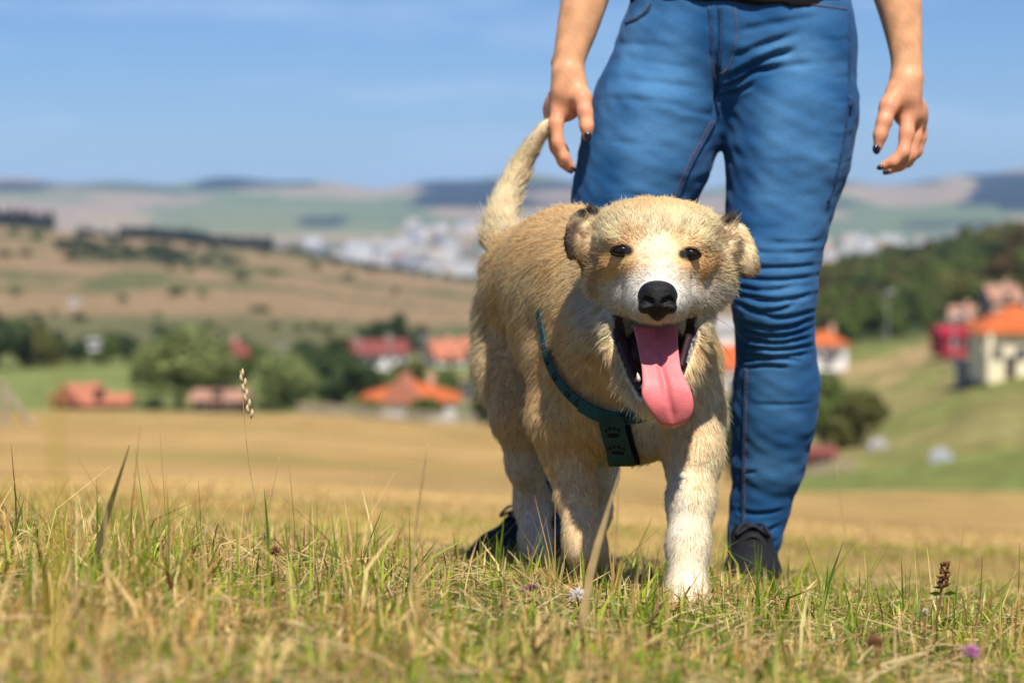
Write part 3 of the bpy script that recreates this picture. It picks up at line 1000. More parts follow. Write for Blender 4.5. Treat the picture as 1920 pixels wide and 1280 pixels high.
# trunk
DF.ell(P(1158, 600, 3.36), (0.108, 0.15, 0.135), 0.05)
DF.ell(P(1092, 565, 3.49), (0.107, 0.145, 0.122), 0.05)
DF.ell(P(1008, 545, 3.70), (0.080, 0.105, 0.098), 0.022)
DF.chain([J(1120, 520, 3.38, 0.085), J(1064, 512, 3.50, 0.082), J(1005, 512, 3.68, 0.070)], 0.035)
DF.ell(P(1184, 715, 3.335), (0.099, 0.085, 0.112), 0.05)
DF.ell(P(1206, 766, 3.31), (0.082, 0.066, 0.056), 0.035)
DF.ell(P(1096, 655, 3.48), (0.088, 0.15, 0.068), 0.04)
# neck
DF.chain([J(1165, 595, 3.41, 0.090), J(1208, 545, 3.32, 0.078), J(1228, 500, 3.235, 0.072)], 0.045)
DF.chain([J(1192, 690, 3.33, 0.085), J(1214, 640, 3.265, 0.068)], 0.045)
# hind right leg (photo left)
DF.chain([J(986, 600, 3.73, 0.080), J(966, 690, 3.70, 0.058), J(972, 780, 3.64, 0.037), J(984, 870, 3.66, 0.0240), J(1000, 945, 3.70, 0.0255), J(1004, 1010, 3.66, 0.0210), J(1010, 1068, 3.62, 0.0240)], 0.022)
DF.ell(P(1014, 1090, 3.595), (0.030, 0.045, 0.022), 0.02)
# hind left leg
DF.chain([J(1065, 620, 3.70, 0.080), J(1100, 720, 3.66, 0.055), J(1130, 800, 3.62, 0.036), J(1118, 890, 3.68, 0.026), J(1108, 960, 3.73, 0.026), J(1092, 1030, 3.70, 0.023), J(1084, 1075, 3.68, 0.026)], 0.03)
DF.ell(P(1084, 1090, 3.65), (0.029, 0.044, 0.021), 0.02)
# front right leg, lifted with bent wrist (photo left)
DF.chain([J(1085, 690, 3.365, 0.073), J(1064, 780, 3.35, 0.052), J(1066, 850, 3.35, 0.033), J(1078, 930, 3.325, 0.0235), J(1092, 1000, 3.285, 0.0215), J(1100, 1030, 3.28, 0.0240), J(1108, 1060, 3.31, 0.0225)], 0.022)
DF.ell(P(1108, 1072, 3.33), (0.0265, 0.022, 0.027), 0.018)
# front left leg (photo right)
DF.chain([J(1262, 690, 3.325, 0.066), J(1288, 780, 3.305, 0.048), J(1300, 850, 3.265, 0.0350), J(1296, 940, 3.225, 0.0275), J(1290, 1020, 3.20, 0.0245), J(1288, 1085, 3.18, 0.0260)], 0.025)
DF.ell(P(1288, 1122, 3.155), (0.031, 0.046, 0.023), 0.02)
for dx in (-24, -8, 8, 24):
    DF.ell(P(1288 + dx, 1130 - abs(dx) * 0.12, 3.122), (0.0098, 0.016, 0.013), 0.006)
    DF.ell(P(1014 + dx * 0.9, 1094, 3.56), (0.0095, 0.016, 0.013), 0.006)
# tail
TAIL = [(955, 470, 3.70, 0.032), (941, 430, 3.77, 0.018), (947, 385, 3.81, 0.0125), (968, 330, 3.83, 0.0095), (990, 285, 3.83, 0.0065), (1012, 252, 3.82, 0.0045), (1032, 228, 3.81, 0.0028)]
tailp = catmull([np.append(P(a, b, c), r) for a, b, c, r in TAIL], 16)
DF.chain([(q[:3], max(q[3], 0.0032)) for q in tailp], 0.02)
# skull and face
DF.ell(P(1230, 466, 3.165), (0.083, 0.09, 0.060), 0.03)
DF.ell(P(1231, 440, 3.115), (0.060, 0.055, 0.040), 0.03)
DF.ell(P(1180, 424, 3.165), (0.042, 0.065, 0.026), 0.02)
DF.ell(P(1286, 427, 3.165), (0.042, 0.065, 0.026), 0.02)
DF.ell(P(1185, 470, 3.11), (0.040, 0.045, 0.042), 0.025)
DF.ell(P(1278, 474, 3.11), (0.040, 0.045, 0.042), 0.025)
DF.chain([J(1232, 490, 3.105, 0.042), J(1233, 528, 3.045, 0.034), J(1233, 556, 2.998, 0.0235)], 0.022)
DF.ell(P(1205, 564, 3.035), (0.0225, 0.046, 0.0245), 0.016)
DF.ell(P(1261, 564, 3.035), (0.0225, 0.046, 0.0245), 0.016)
DF.ell(P(1233, 578, 3.010), (0.028, 0.026, 0.0155), 0.012)
DF.ell(P(1140, 510, 3.165), (0.034, 0.048, 0.038), 0.025)
DF.ell(P(1334, 514, 3.165), (0.034, 0.048, 0.040), 0.025)
DF.ell(P(1184, 552, 3.112), (0.026, 0.040, 0.028), 0.02)
DF.ell(P(1284, 553, 3.112), (0.026, 0.040, 0.028), 0.02)
DF.ell(P(1164, 550, 3.145), (0.020, 0.040, 0.026), 0.015)
DF.ell(P(1312, 552, 3.145), (0.024, 0.040, 0.028), 0.015)
# brows over the eyes
DF.ell(P(1170, 446, 3.081), (0.024, 0.016, 0.009), 0.012)
DF.ell(P(1291, 452, 3.081), (0.024, 0.016, 0.009), 0.012)
DF.ell(P(1160, 495, 3.090), (0.020, 0.014, 0.009), 0.012)
DF.ell(P(1302, 500, 3.090), (0.020, 0.014, 0.009), 0.012)
# lower jaw as a sling under the open mouth
DF.chain([J(1148, 600, 3.135, 0.015), J(1157, 660, 3.120, 0.0125), J(1182, 714, 3.092, 0.0125), J(1214, 748, 3.055, 0.0130), J(1250, 740, 3.065, 0.0130), J(1290, 682, 3.110, 0.0125), J(1310, 600, 3.135, 0.015)], 0.012)
DF.ell(P(1226, 672, 3.155), (0.044, 0.034, 0.050), 0.02)
# ears: thin folded flaps cut to the ear's outline, a hollow at the front
def poly_sd(px, py, poly):
    """signed distance (pixels) to a closed outline, negative inside"""
    d2 = np.full(px.shape, 1e18)
    ins = np.zeros(px.shape, bool)
    n = len(poly)
    for i in range(n):
        ax, ay = poly[i]; bx, by = poly[(i + 1) % n]
        ex, ey = bx - ax, by - ay
        t = np.clip(((px - ax) * ex + (py - ay) * ey) / (ex * ex + ey * ey), 0, 1)
        d2 = np.minimum(d2, (px - ax - t * ex) ** 2 + (py - ay - t * ey) ** 2)
        c = ((ay > py) != (by > py)) & (px < (bx - ax) * (py - ay) / (by - ay + 1e-12) + ax)
        ins ^= c
    return np.where(ins, -1, 1) * np.sqrt(d2)

EAR_L = np.array([(1150, 408), (1120, 394), (1092, 391), (1074, 402), (1063, 422), (1059, 446), (1061, 468), (1067, 484), (1073, 487), (1077, 474), (1079, 456), (1092, 440), (1120, 446), (1150, 446)], float)
EAR_R = np.array([(1322, 418), (1352, 408), (1378, 408), (1398, 424), (1412, 450), (1421, 480), (1423, 504), (1414, 518), (1400, 520), (1387, 512), (1384, 500), (1394, 488), (1392, 470), (1370, 458), (1322, 462)], float)
for EP, Dc, slope, th in ((EAR_L, 3.172, 0.022, 0.0075), (EAR_R, 3.172, 0.026, 0.0080)):
    lo, hi = EP.min(0), EP.max(0)
    a_, b_ = P(lo[0] - 15, hi[1] + 15, 3.10), P(hi[0] + 15, lo[1] - 15, 3.24)
    sl, X, Y, Z = DF.sub(np.minimum(a_, b_) - 0.01, np.maximum(a_, b_) + 0.01)
    pp = np.stack(np.broadcast_arrays(X, Y, Z), -1).astype(np.float64)
    ax_, ay_ = proj(pp)
    sd2 = poly_sd(ax_, ay_, EP) / 1425.0
    mid = Dc - slope * np.clip((ay_ - 400) / 110.0, 0, 1.2) ** 1.3
    dd = np.maximum(sd2 + 0.001, np.abs(pp[..., 1] - mid) - th)
    DF.merge(sl, dd.astype(np.float32), 0.009)
DF.ell(P(1100, 462, 3.155), (0.016, 0.022, 0.024), 0.012)
DF.ell(P(1084, 436, 3.146), (0.0120, 0.014, 0.0130), 0.005, 'cut')
DF.ell(P(1366, 482, 3.155), (0.018, 0.024, 0.024), 0.012)
DF.cone(P(1372, 456, 3.140), P(1391, 484, 3.132), 0.0085, 0.0085, 0.004, 'cut')
# open mouth: carve the cavity
MOUTH = np.array([(1150, 588), (1166, 596), (1185, 601), (1208, 606), (1226, 611), (1233, 606), (1240, 611), (1260, 606), (1281, 600), (1294, 594), (1305, 586), (1297, 640), (1284, 675), (1262, 712), (1240, 730), (1218, 738), (1204, 736), (1186, 704), (1170, 664), (1157, 630)], float)

lo = P(1110, 800, 2.9); hi = P(1350, 560, 3.14)
q = DF.sub(np.minimum(lo, hi) - 0.01, np.maximum(lo, hi) + 0.01)
sl, X, Y, Z = q
pp = np.stack(np.broadcast_arrays(X, Y, Z), -1).astype(np.float64)
mpx, mpy = proj(pp)
cav = poly_sd(mpx, mpy, MOUTH) / 1480.0
back = 3.088 + 0.018 * np.clip((640 - mpy) / 60, -1, 1)
cav = np.maximum(cav, pp[..., 1] - back)
DF.merge(sl, cav.astype(np.float32), 0.004, 'sub')

dv, df = DF.surface()
dv = relax(dv, df, 2, 0.4)
dn = vnormals(dv, df)

# ---- eyes: where they sit on the face
EYES = [(1166, 470, 0.03), (1293, 476, -0.08)]
eye_pts = [DF.hit(px, py, 2.95, 3.2) for px, py, _ in EYES]
almond = [(-20, 3), (-15, -3.5), (-7, -8.5), (1, -10), (9, -8.5), (15, -3), (20, 4), (14, 7), (5, 9), (-5, 9), (-14, 7)]

# ---- coat colours
TAN = np.array((0.93, 0.66, 0.36)); CRM = np.array((0.92, 0.79, 0.57)); WHT = np.array((0.80, 0.755, 0.67))
ORG = np.array((0.88, 0.54, 0.215)); BRN = np.array((0.36, 0.22, 0.11)); BLK = np.array((0.022, 0.017, 0.015)); PAL = np.array((0.94, 0.75, 0.47))

def blob(px, py, cx, cy, rx, ry, soft=0.5):
    d = np.sqrt(((px - cx) / rx) ** 2 + ((py - cy) / ry) ** 2)
    return sstep(1 + soft * 0.5, 1 - soft * 0.5, d)

def coat(p, n):
    px, py = proj(p)
    D = p[:, 1]
    wob = noise3(p, 0.035, 3) * 6
    px = px + wob; py = py + noise3(p, 0.03, 5) * 6
    c = np.tile(TAN, (len(p), 1))
    def mx(w, col):
        nonlocal c
        w = np.clip(w, 0, 1)[:, None]
        c = c * (1 - w) + col * w
    # body: pale rump edge, cream tail, whitish lower legs and chest
    mx(0.55 * sstep(0.25, 1.1, noise3(p, 0.16, 2)), PAL)
    mx(0.6 * sstep(935, 895, px) * (D > 3.4), CRM)
    mx(0.9 * (D > 3.66) * sstep(470, 430, py) * sstep(1070, 1050, px), CRM * np.array((1.0, 0.97, 0.92)))
    z = p[:, 2]
    fr = (D < 3.42)
    mx(0.9 * sstep(0.26, 0.12, z) * (px > 1180) * fr, CRM)
    mx(0.35 * sstep(0.16, 0.04, z) * (px > 1180) * fr, WHT)
    mx(0.5 * blob(px, py, 1268, 930, 22, 100) * fr, WHT)
    mx(0.75 * sstep(0.24, 0.14, z) * (~fr), WHT * 0.95)
    mx(0.5 * sstep(1000, 1060, py) * (px < 1180) * fr, CRM * 0.8)
    mx(0.85 * blob(px, py, 1212, 810, 30, 34) * fr, WHT)
    mx(0.45 * blob(px, py, 1225, 700, 80, 90) * fr, CRM)
    mx(0.6 * sstep(1290, 1330, px) * blob(px, py, 1330, 780, 70, 110) * fr, CRM)
    # head
    H = sstep(3.27, 3.22, D) * sstep(660, 640, py)
    mx(H, PAL)
    mx(H * 0.7 * blob(px, py, 1232, 432, 74, 46, 1.0), CRM)
    mx(H * 0.7 * blob(px, py, 1232, 378, 110, 26, 0.9), TAN)
    mx(H * 0.9 * blob(px, py, 1166, 490, 42, 36, 1.0), ORG)
    mx(H * 0.9 * blob(px, py, 1297, 496, 42, 38, 1.0), ORG)
    mx(H * 0.7 * blob(px, py, 1190, 450, 26, 18, 1.2), ORG)
    mx(H * 0.7 * blob(px, py, 1272, 454, 26, 18, 1.2), ORG)
    mx(H * 0.4 * blob(px, py, 1160, 440, 50, 14, 0.9), PAL)
    mx(H * 0.4 * blob(px, py, 1302, 444, 50, 14, 0.9), PAL)
    mx(H * 0.8 * blob(px, py, 1233, 470, 30, 50, 1.0), CRM)
    mx(H * 1.0 * blob(px, py, 1233, 566, 84, 64, 0.7), WHT)
    mx(H * 0.35 * blob(px, py, 1233, 512, 26, 16, 0.9), np.array((0.42, 0.38, 0.36)))
    mx(H * 0.9 * blob(px, py, 1118, 572, 44, 40, 0.9), WHT)
    mx(H * 0.9 * blob(px, py, 1350, 562, 42, 44, 0.9), WHT)
    mx(H * 0.4 * blob(px, py, 1116, 512, 14, 40, 0.9), BRN)
    mx(H * 0.35 * blob(px, py, 1340, 520, 10, 36, 0.9), BRN)
    # chin and throat
    mx(0.8 * blob(px, py, 1210, 752, 60, 26, 0.8) * (D < 3.12), CRM)
    # ears
    E1 = sstep(1112, 1098, px) * (D < 3.22) * (D > 3.12) * sstep(515, 500, py)
    mx(E1 * 0.85, BRN * 0.8)
    mx(E1 * 0.6 * blob(px, py, 1084, 404, 20, 14, 0.9), PAL * 0.8)
    mx(E1 * 0.95 * sstep(1082, 1068, px) * sstep(418, 446, py), BLK * 2.0)
    mx(H * blob(px, py, 1106, 396, 20, 12, 0.6), BLK)
    mx(H * 0.95 * blob(px, py, 1080, 444, 17, 30, 0.6) * (D > 3.12), BRN * 0.3)  # shade inside the ear hollow, painted into the hair colour
    mx(H * 0.7 * blob(px, py, 1096, 462, 16, 26, 0.9), TAN)
    mx(H * 0.95 * blob(px, py, 1366, 414, 19, 11, 0.6), BLK)
    E2 = sstep(1378, 1392, px) * (D < 3.22) * (D > 3.08)
    mx(E2 * 0.8, PAL)
    mx(E2 * 0.92 * sstep(470, 505, py), BRN * 0.4)
    mx(E2 * 0.6 * blob(px, py, 1428, 500, 12, 30, 0.8), BRN)
    mx(H * 0.6 * blob(px, py, 1356, 446, 20, 14, 0.9), BRN)
    mx(H * 0.9 * blob(px, py, 1383, 478, 12, 30, 0.6) * (D > 3.10), BRN * 0.35)  # ear fold crease: its shading is darkened into the coat here
    return c

# ---- skin surface
skin_c = coat(dv, dn) * 0.9
vpx, vpy = proj(dv)
mouth_sd = poly_sd(vpx, vpy, MOUTH)
in_mouth = (dv[:, 1] < 3.13) & (mouth_sd < 4.0)
lipw = sstep(np.where(vpy > 612, 11.0, 5.0), np.where(vpy > 612, 7.0, 1.5), mouth_sd) * (dv[:, 1] < 3.13) * (vpy > 590)
skin_c = skin_c * (1 - lipw[:, None]) + np.array((0.016, 0.012, 0.014)) * lipw[:, None]
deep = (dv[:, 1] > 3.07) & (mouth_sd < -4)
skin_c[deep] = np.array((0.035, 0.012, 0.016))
for (ex, ey, rl) in EYES:
    w = sstep(1.35, 0.95, np.sqrt(((vpx - ex) / 19) ** 2 + ((vpy - ey) / 11) ** 2)) * (dv[:, 1] < 3.15)
    skin_c = skin_c * (1 - w[:, None]) + np.array((0.014, 0.010, 0.010)) * w[:, None]
wetn = np.clip(lipw, 0, 1)
m_skin = bpy.data.materials.new('dog_skin')
m_skin.use_nodes = True
_N, _L = m_skin.node_tree.nodes, m_skin.node_tree.links
_a = _N.new('ShaderNodeAttribute'); _a.attribute_name = 'Col'
_w = _N.new('ShaderNodeAttribute'); _w.attribute_name = 'Wet'
_r = _N.new('ShaderNodeMapRange')
_r.inputs[3].default_value = 0.85; _r.inputs[4].default_value = 0.32
_L.new(_w.outputs['Fac'], _r.inputs[0])
_L.new(_r.outputs[0], _N['Principled BSDF'].inputs['Roughness'])
_L.new(_a.outputs['Color'], _N['Principled BSDF'].inputs['Base Color'])
_nb = _N.new('ShaderNodeTexNoise'); _nb.inputs['Scale'].default_value = 260
_bp = _N.new('ShaderNodeBump'); _bp.inputs['Strength'].default_value = 0.4; _bp.inputs['Distance'].default_value = 0.002
_L.new(_nb.outputs['Fac'], _bp.inputs['Height']); _L.new(_bp.outputs[0], _N['Principled BSDF'].inputs['Normal'])
body = mesh_obj('body', dv, df, m_skin, dog, True)
set_col(body, skin_c)
_wa = body.data.attributes.new('Wet', 'FLOAT', 'POINT')
_wa.data.foreach_set('value', wetn.astype(np.float32))

# ---- nose
NF = Field(P(1170, 640, 2.93), P(1296, 500, 3.05), 0.0011)
NF.lo = np.minimum(P(1170, 640, 2.93), P(1170, 640, 3.05)); NF.lo[1] = 2.93
NF = Field((P(1185, 560, 2.93)[0], 2.94, P(1233, 612, 2.99)[2]), (P(1281, 560, 2.93)[0], 3.03, P(1233, 512, 2.99)[2]), 0.0010)
NF.ell(P(1233, 555, 2.990), (0.0240, 0.021, 0.0160), 0.004)
NF.ell(P(1233, 543, 2.987), (0.0175, 0.019, 0.0090), 0.008)
NF.chain([J(1233, 566, 2.981, 0.0155), J(1233, 580, 2.984, 0.0105), J(1233, 592, 2.990, 0.0045)], 0.008)
for s in (-1, 1):
    NF.ell(P(1233 + s * 24, 575, 2.982), (0.0075, 0.012, 0.0075), 0.005)
    NF.cone(P(1233 + s * 13.5, 566, 2.967), P(1233 + s * 22, 562, 2.971), 0.0050, 0.0044, 0.002, 'cut')
    NF.cone(P(1233 + s * 22, 562, 2.970), P(1233 + s * 36, 569, 2.981), 0.0040, 0.0016, 0.002, 'cut')
NF.cone(P(1233, 574, 2.9635), P(1233, 600, 2.978), 0.0012, 0.0012, 0.001, 'cut')
nv, nf = NF.surface()
nv = relax(nv, nf, 1, 0.3)
nc_ = P(1233, 556, 2.992)
nv = nc_ + (nv - nc_) * np.array((1.04, 1.03, 1.05))
m_nose = nmat('wet_black_nose', (0.006, 0.0056, 0.007), 0.5, 0.35, bump=(650, 0.9, 0.0016))
nose = mesh_obj('nose', nv, nf, m_nose, dog, True)

# ---- eyes with dark lids
m_eye = nmat('dark_brown_eye', (0.016, 0.007, 0.003), 0.2, 0.35)
m_lid = nmat('black_eyelid', (0.010, 0.0075, 0.007), 0.8, 0.12)
m_ulid = nmat('tan_upper_lid', (0.16, 0.085, 0.035), 0.85, 0.1, noise=[(400, 0.3, 2)])
m_pup = nmat('pupil', (0.002, 0.002, 0.002), 0.05, 0.6)
for k, ((ex, ey, roll), ep) in enumerate(zip(EYES, eye_pts)):
    D = ep[1]
    c = P(ex, ey, D + 0.0052)
    nu, nvv = 20, 12
    V = []
    for i in range(nvv + 1):
        t = math.pi * i / nvv
        for j in range(nu):
            a = 2 * math.pi * j / nu
            V.append(c + np.array((0.0136 * math.sin(t) * math.cos(a), -0.0088 * math.cos(t), 0.0083 * math.sin(t) * math.sin(a))))
    Fq = [(i * nu + j, (i + 1) * nu + j, (i + 1) * nu + (j + 1) % nu, i * nu + (j + 1) % nu) for i in range(nvv) for j in range(nu)]
    eye = mesh_obj('eye', V, Fq, m_eye, dog, True)
    V = []; n = 14
    pc = P(ex, ey, D - 0.0037)
    V = [tuple(pc + np.array((0, -0.0002, 0)))] + [tuple(pc + np.array((0.0042 * math.cos(6.283 * j / n), 0.0007, 0.0042 * math.sin(6.283 * j / n)))) for j in range(n)]
    pu = mesh_obj('pupil', V, [(0, 1 + j, 1 + (j + 1) % n) for j in range(n)], m_pup, None, True)
    pu.parent = eye; pu.matrix_parent_inverse = Matrix.Identity(4)
    co, si = math.cos(roll), math.sin(roll)
    ring = []
    for (ax, ay) in almond + [almond[0], almond[1]]:
        x, y = ax * co - ay * si, ax * si + ay * co
        x += (6 if k == 0 else -6) * max(0.0, (x if k == 0 else -x) - 12) / 8.0
        y += 2.0 * max(0.0, (x if k == 0 else -x) - 14) / 8.0
        ring.append(P(ex + x, ey + y, D - 0.0014 + 0.00022 * abs(ax) ** 1.15 * 0.35))
    ring = catmull(ring, 60)
    V, Fc = tube(ring, 0.0020, 7, True)
    lid = mesh_obj('eyelid', V, Fc, m_lid, None, True)
    lid.parent = eye
    # upper lid drawn down over the top of the eye: the dog squints into the sun
    V = []; n1, n2 = 18, 6
    for i in range(n2 + 1):
        for j in range(n1 + 1):
            a = math.pi * (0.04 + 0.92 * j / n1); e_ = 0.62 - 0.62 * i / n2
            cz = 0.30 + 0.28 * math.sin(a) + 0.40 * math.sin(a) * (1 - e_)
            x_ = math.cos(a); zz = min(0.99, cz)
            yy = math.sqrt(max(0.0, 1 - min(0.97, (x_ * x_ * 0.8 + zz * zz * 0.55))))
            V.append(c + np.array((0.0150 * x_, -0.0098 * yy, 0.0100 * zz)))
    Fq = [(i * (n1 + 1) + j, i * (n1 + 1) + j + 1, (i + 1) * (n1 + 1) + j + 1, (i + 1) * (n1 + 1) + j) for i in range(n2) for j in range(n1)]
    ul = mesh_obj('upper_lid', V, Fq, m_ulid, None, True)
    ul.parent = eye

# ---- tongue
TP = [(612, 1229, 84, 3.075), (640, 1232, 77, 3.052), (668, 1236, 74, 3.030), (692, 1240, 74, 3.016), (715, 1246, 84, 3.004), (738, 1250, 94, 2.998), (760, 1256, 88, 2.997), (780, 1260, 70, 3.000), (794, 1258, 46, 3.004), (802, 1254, 16, 3.008)]
tk = catmull(np.array(TP, float), 46)
V = []; ns = 56
for i, (py, cx, w, D) in enumerate(tk):
    w = max(w, 6)
    th = 0.0065 * min(1.0, 0.35 + (len(tk) - 1 - i) / 8.0)
    for j in range(ns):
        a = 2 * math.pi * j / ns
        x = math.cos(a); s = math.sin(a)
        gro = 0.0050 * math.exp(-(x / 0.13) ** 2) if s > 0 else 0.0
        gro *= min(1, max(0, (len(tk) - 1 - i) / 12.0))
        curl = -0.005 * (x * x) * (1 if i < 24 else max(0.2, 1 - (i - 24) / 18))
        q = P(cx + x * w / 2 + 0.02 * (py - 612) * 0, py, D)
        q[1] += -th * (abs(s) ** 0.7) * (1 if s > 0 else -1) + gro + curl * (-1)*-1
        V.append(q)
Fc = [(i * ns + j, i * ns + (j + 1) % ns, (i + 1) * ns + (j + 1) % ns, (i + 1) * ns + j) for i in range(len(tk) - 1) for j in range(ns)]
Fc.append(tuple(range(ns - 1, -1, -1))); Fc.append(tuple((len(tk) - 1) * ns + j for j in range(ns)))
m_tongue = nmat('wet_tongue', (0.74, 0.185, 0.195), 0.46, 0.42, noise=[(60, 0.12, 4), (18, 0.2, 2)], bump=(520, 0.45, 0.0013))
_bs = m_tongue.node_tree.nodes['Principled BSDF']
_bs.inputs['Subsurface Weight'].default_value = 0.25
_bs.inputs['Subsurface Radius'].default_value = (0.012, 0.004, 0.003)
_bs.inputs['Subsurface Scale'].default_value = 1.0
tongue = mesh_obj('tongue', V, Fc, m_tongue, dog, True)

# ---- teeth and gums glimpsed at the side of the mouth
m_tooth = nmat('ivory_tooth', (0.72, 0.66, 0.52), 0.35, 0.5)
m_gum = nmat('dark_gum', (0.03, 0.012, 0.015), 0.6, 0.25, noise=[(200, 0.3, 2)])
def tooth(px, py, D, h, r, tilt=(0, 0)):
    a = P(px, py, D)
    pts = [a + np.array((tilt[0] * t, tilt[1] * t, h * t)) for t in (0, 0.35, 0.7, 0.92, 1.0)]
    V, Fc = tube(pts, [r, r * 0.95, r * 0.65, r * 0.3, 0.0003], 9)
    mesh_obj('tooth', V, Fc, m_tooth, dog, True)
V, Fc = tube(catmull([P(1166, 640, 3.070), P(1180, 680, 3.048), P(1194, 712, 3.030), P(1206, 730, 3.020)], 16), 0.0055, 8)
mesh_obj('gum', V, Fc, m_gum, dog, True)
V, Fc = tube(catmull([P(1292, 630, 3.070), P(1283, 660, 3.052), P(1276, 690, 3.04)], 12), 0.005, 8)
mesh_obj('gum', V, Fc, m_gum, dog, True)
tooth(1198, 714, 3.016, 0.0105, 0.0026, (-0.002, 0))
tooth(1204, 728, 3.012, 0.0060, 0.0020)

# ---- harness: teal webbing round the chest and a wide strap running down it
m_web = nmat('teal_webbing', (0.018, 0.082, 0.088), 0.75, 0.25, noise=[(500, 0.25, 2), (60, 0.15, 2)], bump=(900, 0.5, 0.0010))
m_web2 = nmat('dark_green_webbing', (0.030, 0.070, 0.058), 0.8, 0.25, noise=[(500, 0.25, 2), (60, 0.15, 2)], bump=(900, 0.5, 0.0010))
m_print = nmat('black_print', (0.006, 0.006, 0.007), 0.8, 0.2)

def band(path, width, thick, seg=60, fold=0.0):
    """ribbon along surface points path [(point, normal)]"""
    pts = catmull([a for a, _ in path], seg)
    nrm = catmull([b for _, b in path], seg)
    nrm /= np.linalg.norm(nrm, axis=1, keepdims=True)
    t = np.gradient(pts, axis=0); t /= np.linalg.norm(t, axis=1, keepdims=True)
    sd = np.cross(t, nrm); sd /= np.linalg.norm(sd, axis=1, keepdims=True)
    nrm = np.cross(sd, t)
    V = []
    prof = [(-0.5, 0), (-0.47, 1), (-0.2, 1.15), (0.2, 1.15), (0.47, 1), (0.5, 0), (0.2, -0.1), (-0.2, -0.1)]
    for i in range(seg):
        for a, b in prof:
            V.append(pts[i] + sd[i] * width * a + nrm[i] * thick * b)
    m = len(prof)
    Fc = [(i * m + j, i * m + (j + 1) % m, (i + 1) * m + (j + 1) % m, (i + 1) * m + j) for i in range(seg - 1) for j in range(m)]
    Fc.append(tuple(range(m - 1, -1, -1))); Fc.append(tuple((seg - 1) * m + j for j in range(m)))
    return V, Fc, pts, nrm, sd

def on_body(px, py, off, d0=2.95):
    p = DF.hit(px, py, d0, 3.7)
    n = DF.normal(p)
    return p + n * off, n

harness = empty('harness', dog_base)
harness.parent = dog
harness.location = (0, 0, 0)
CH = [(1012, 585, 0.002), (1022, 620, 0.004), (1031, 655, 0.007), (1046, 692, 0.0085), (1068, 724, 0.009), (1097, 752, 0.0095), (1130, 770, 0.0095), (1165, 778, 0.0095), (1205, 774, 0.008), (1250, 758, 0.005), (1290, 725, 0.000), (1318, 680, -0.006)]
strap_path = [on_body(a, b, o, 3.12 if b > 600 else 3.0) for a, b, o in CH]
hs_ = [q for q in strap_path]
V, Fc, sp, sn, ss = band(strap_path, 0.0185, 0.0022, 70)
def hpart(name, V, Fc, mat, par=None):
    o = mesh_obj(name, V, Fc, mat, None, False)
    o.parent = harness if par is None else par
    o.matrix_parent_inverse = Matrix.Translation(-Vector(dog_base)) if par is None else Matrix.Identity(4)
    return o
strap = hpart('chest_strap', V, Fc, m_web)
TB = [(1150, 772, 0.0130), (1153, 790, 0.0140), (1158, 812, 0.0135), (1163, 832, 0.0125)]
tab_path = [on_body(a, b, o, 3.12) for a, b, o in TB]
e1, e2 = tab_path[-1]
tab_path.append((e1 + np.array((0.004, 0.010, -0.014)), np.array((0.0, -0.75, -0.6))))
tab_path.append((e1 + np.array((0.006, 0.045, -0.022)), np.array((0.0, -0.1, -1.0))))
tab_path.append((e1 + np.array((0.004, 0.14, -0.012)), np.array((0.0, 0.0, -1.0))))
V, Fc, tp_, tn_, ts_ = band(tab_path, 0.036, 0.0026, 60)
tabo = hpart('belly_strap', V, Fc, m_web2)
under = [(a_ + np.array((0.0125, 0.004, 0.001)), b_) for a_, b_ in tab_path]
V, Fc, *_ = band(under, 0.026, 0.002, 50)
hpart('black_lining', V, Fc, m_print)
V, Fc, *_ = band([(strap_path[5][0] + strap_path[5][1] * 0.003, strap_path[5][1]), (strap_path[6][0] + strap_path[6][1] * 0.0045, strap_path[6][1]), (strap_path[7][0] + strap_path[7][1] * 0.004, strap_path[7][1])], 0.021, 0.0016, 14)
hpart('folded_end', V, Fc, m_web)

def paw_print(c, n, s, up, size, par):
    """black paw mark: one broad pad and four toes, lying on the webbing"""
    n = n / np.linalg.norm(n)
    mb = MB()
    for (a, b, ra, rb) in [(0, -0.25, 0.62, 0.26), (-0.62, 0.30, 0.15, 0.20), (-0.22, 0.52, 0.15, 0.22), (0.22, 0.52, 0.15, 0.22), (0.62, 0.30, 0.15, 0.20)]:
        k = 12
        ctr = c + s * a * size + up * b * size
        V = [ctr + n * 0.0006] + [ctr + s * math.cos(6.283 * j / k) * ra * size + up * math.sin(6.283 * j / k) * rb * size + n * 0.0003 for j in range(k)]
        mb.add(V, [(0, 1 + j, 1 + (j + 1) % k) for j in range(k)])
    o = mesh_obj('paw_print', mb.v, mb.f, m_print)
    o.parent = par
for i in (14, 28):
    t = tp_[i + 1] - tp_[i - 1]; t /= np.linalg.norm(t)
    paw_print(tp_[i] + tn_[i] * 0.0031, tn_[i], ts_[i], -t, 0.0145 if i == 14 else 0.0155, tabo)
for i in (12, 16, 21, 27, 31, 42, 46):
    t = sp[i + 1] - sp[i - 1]; t /= np.linalg.norm(t)
    paw_print(sp[i] + sn[i] * 0.0027, sn[i], ss[i], -t, 0.0082, strap)

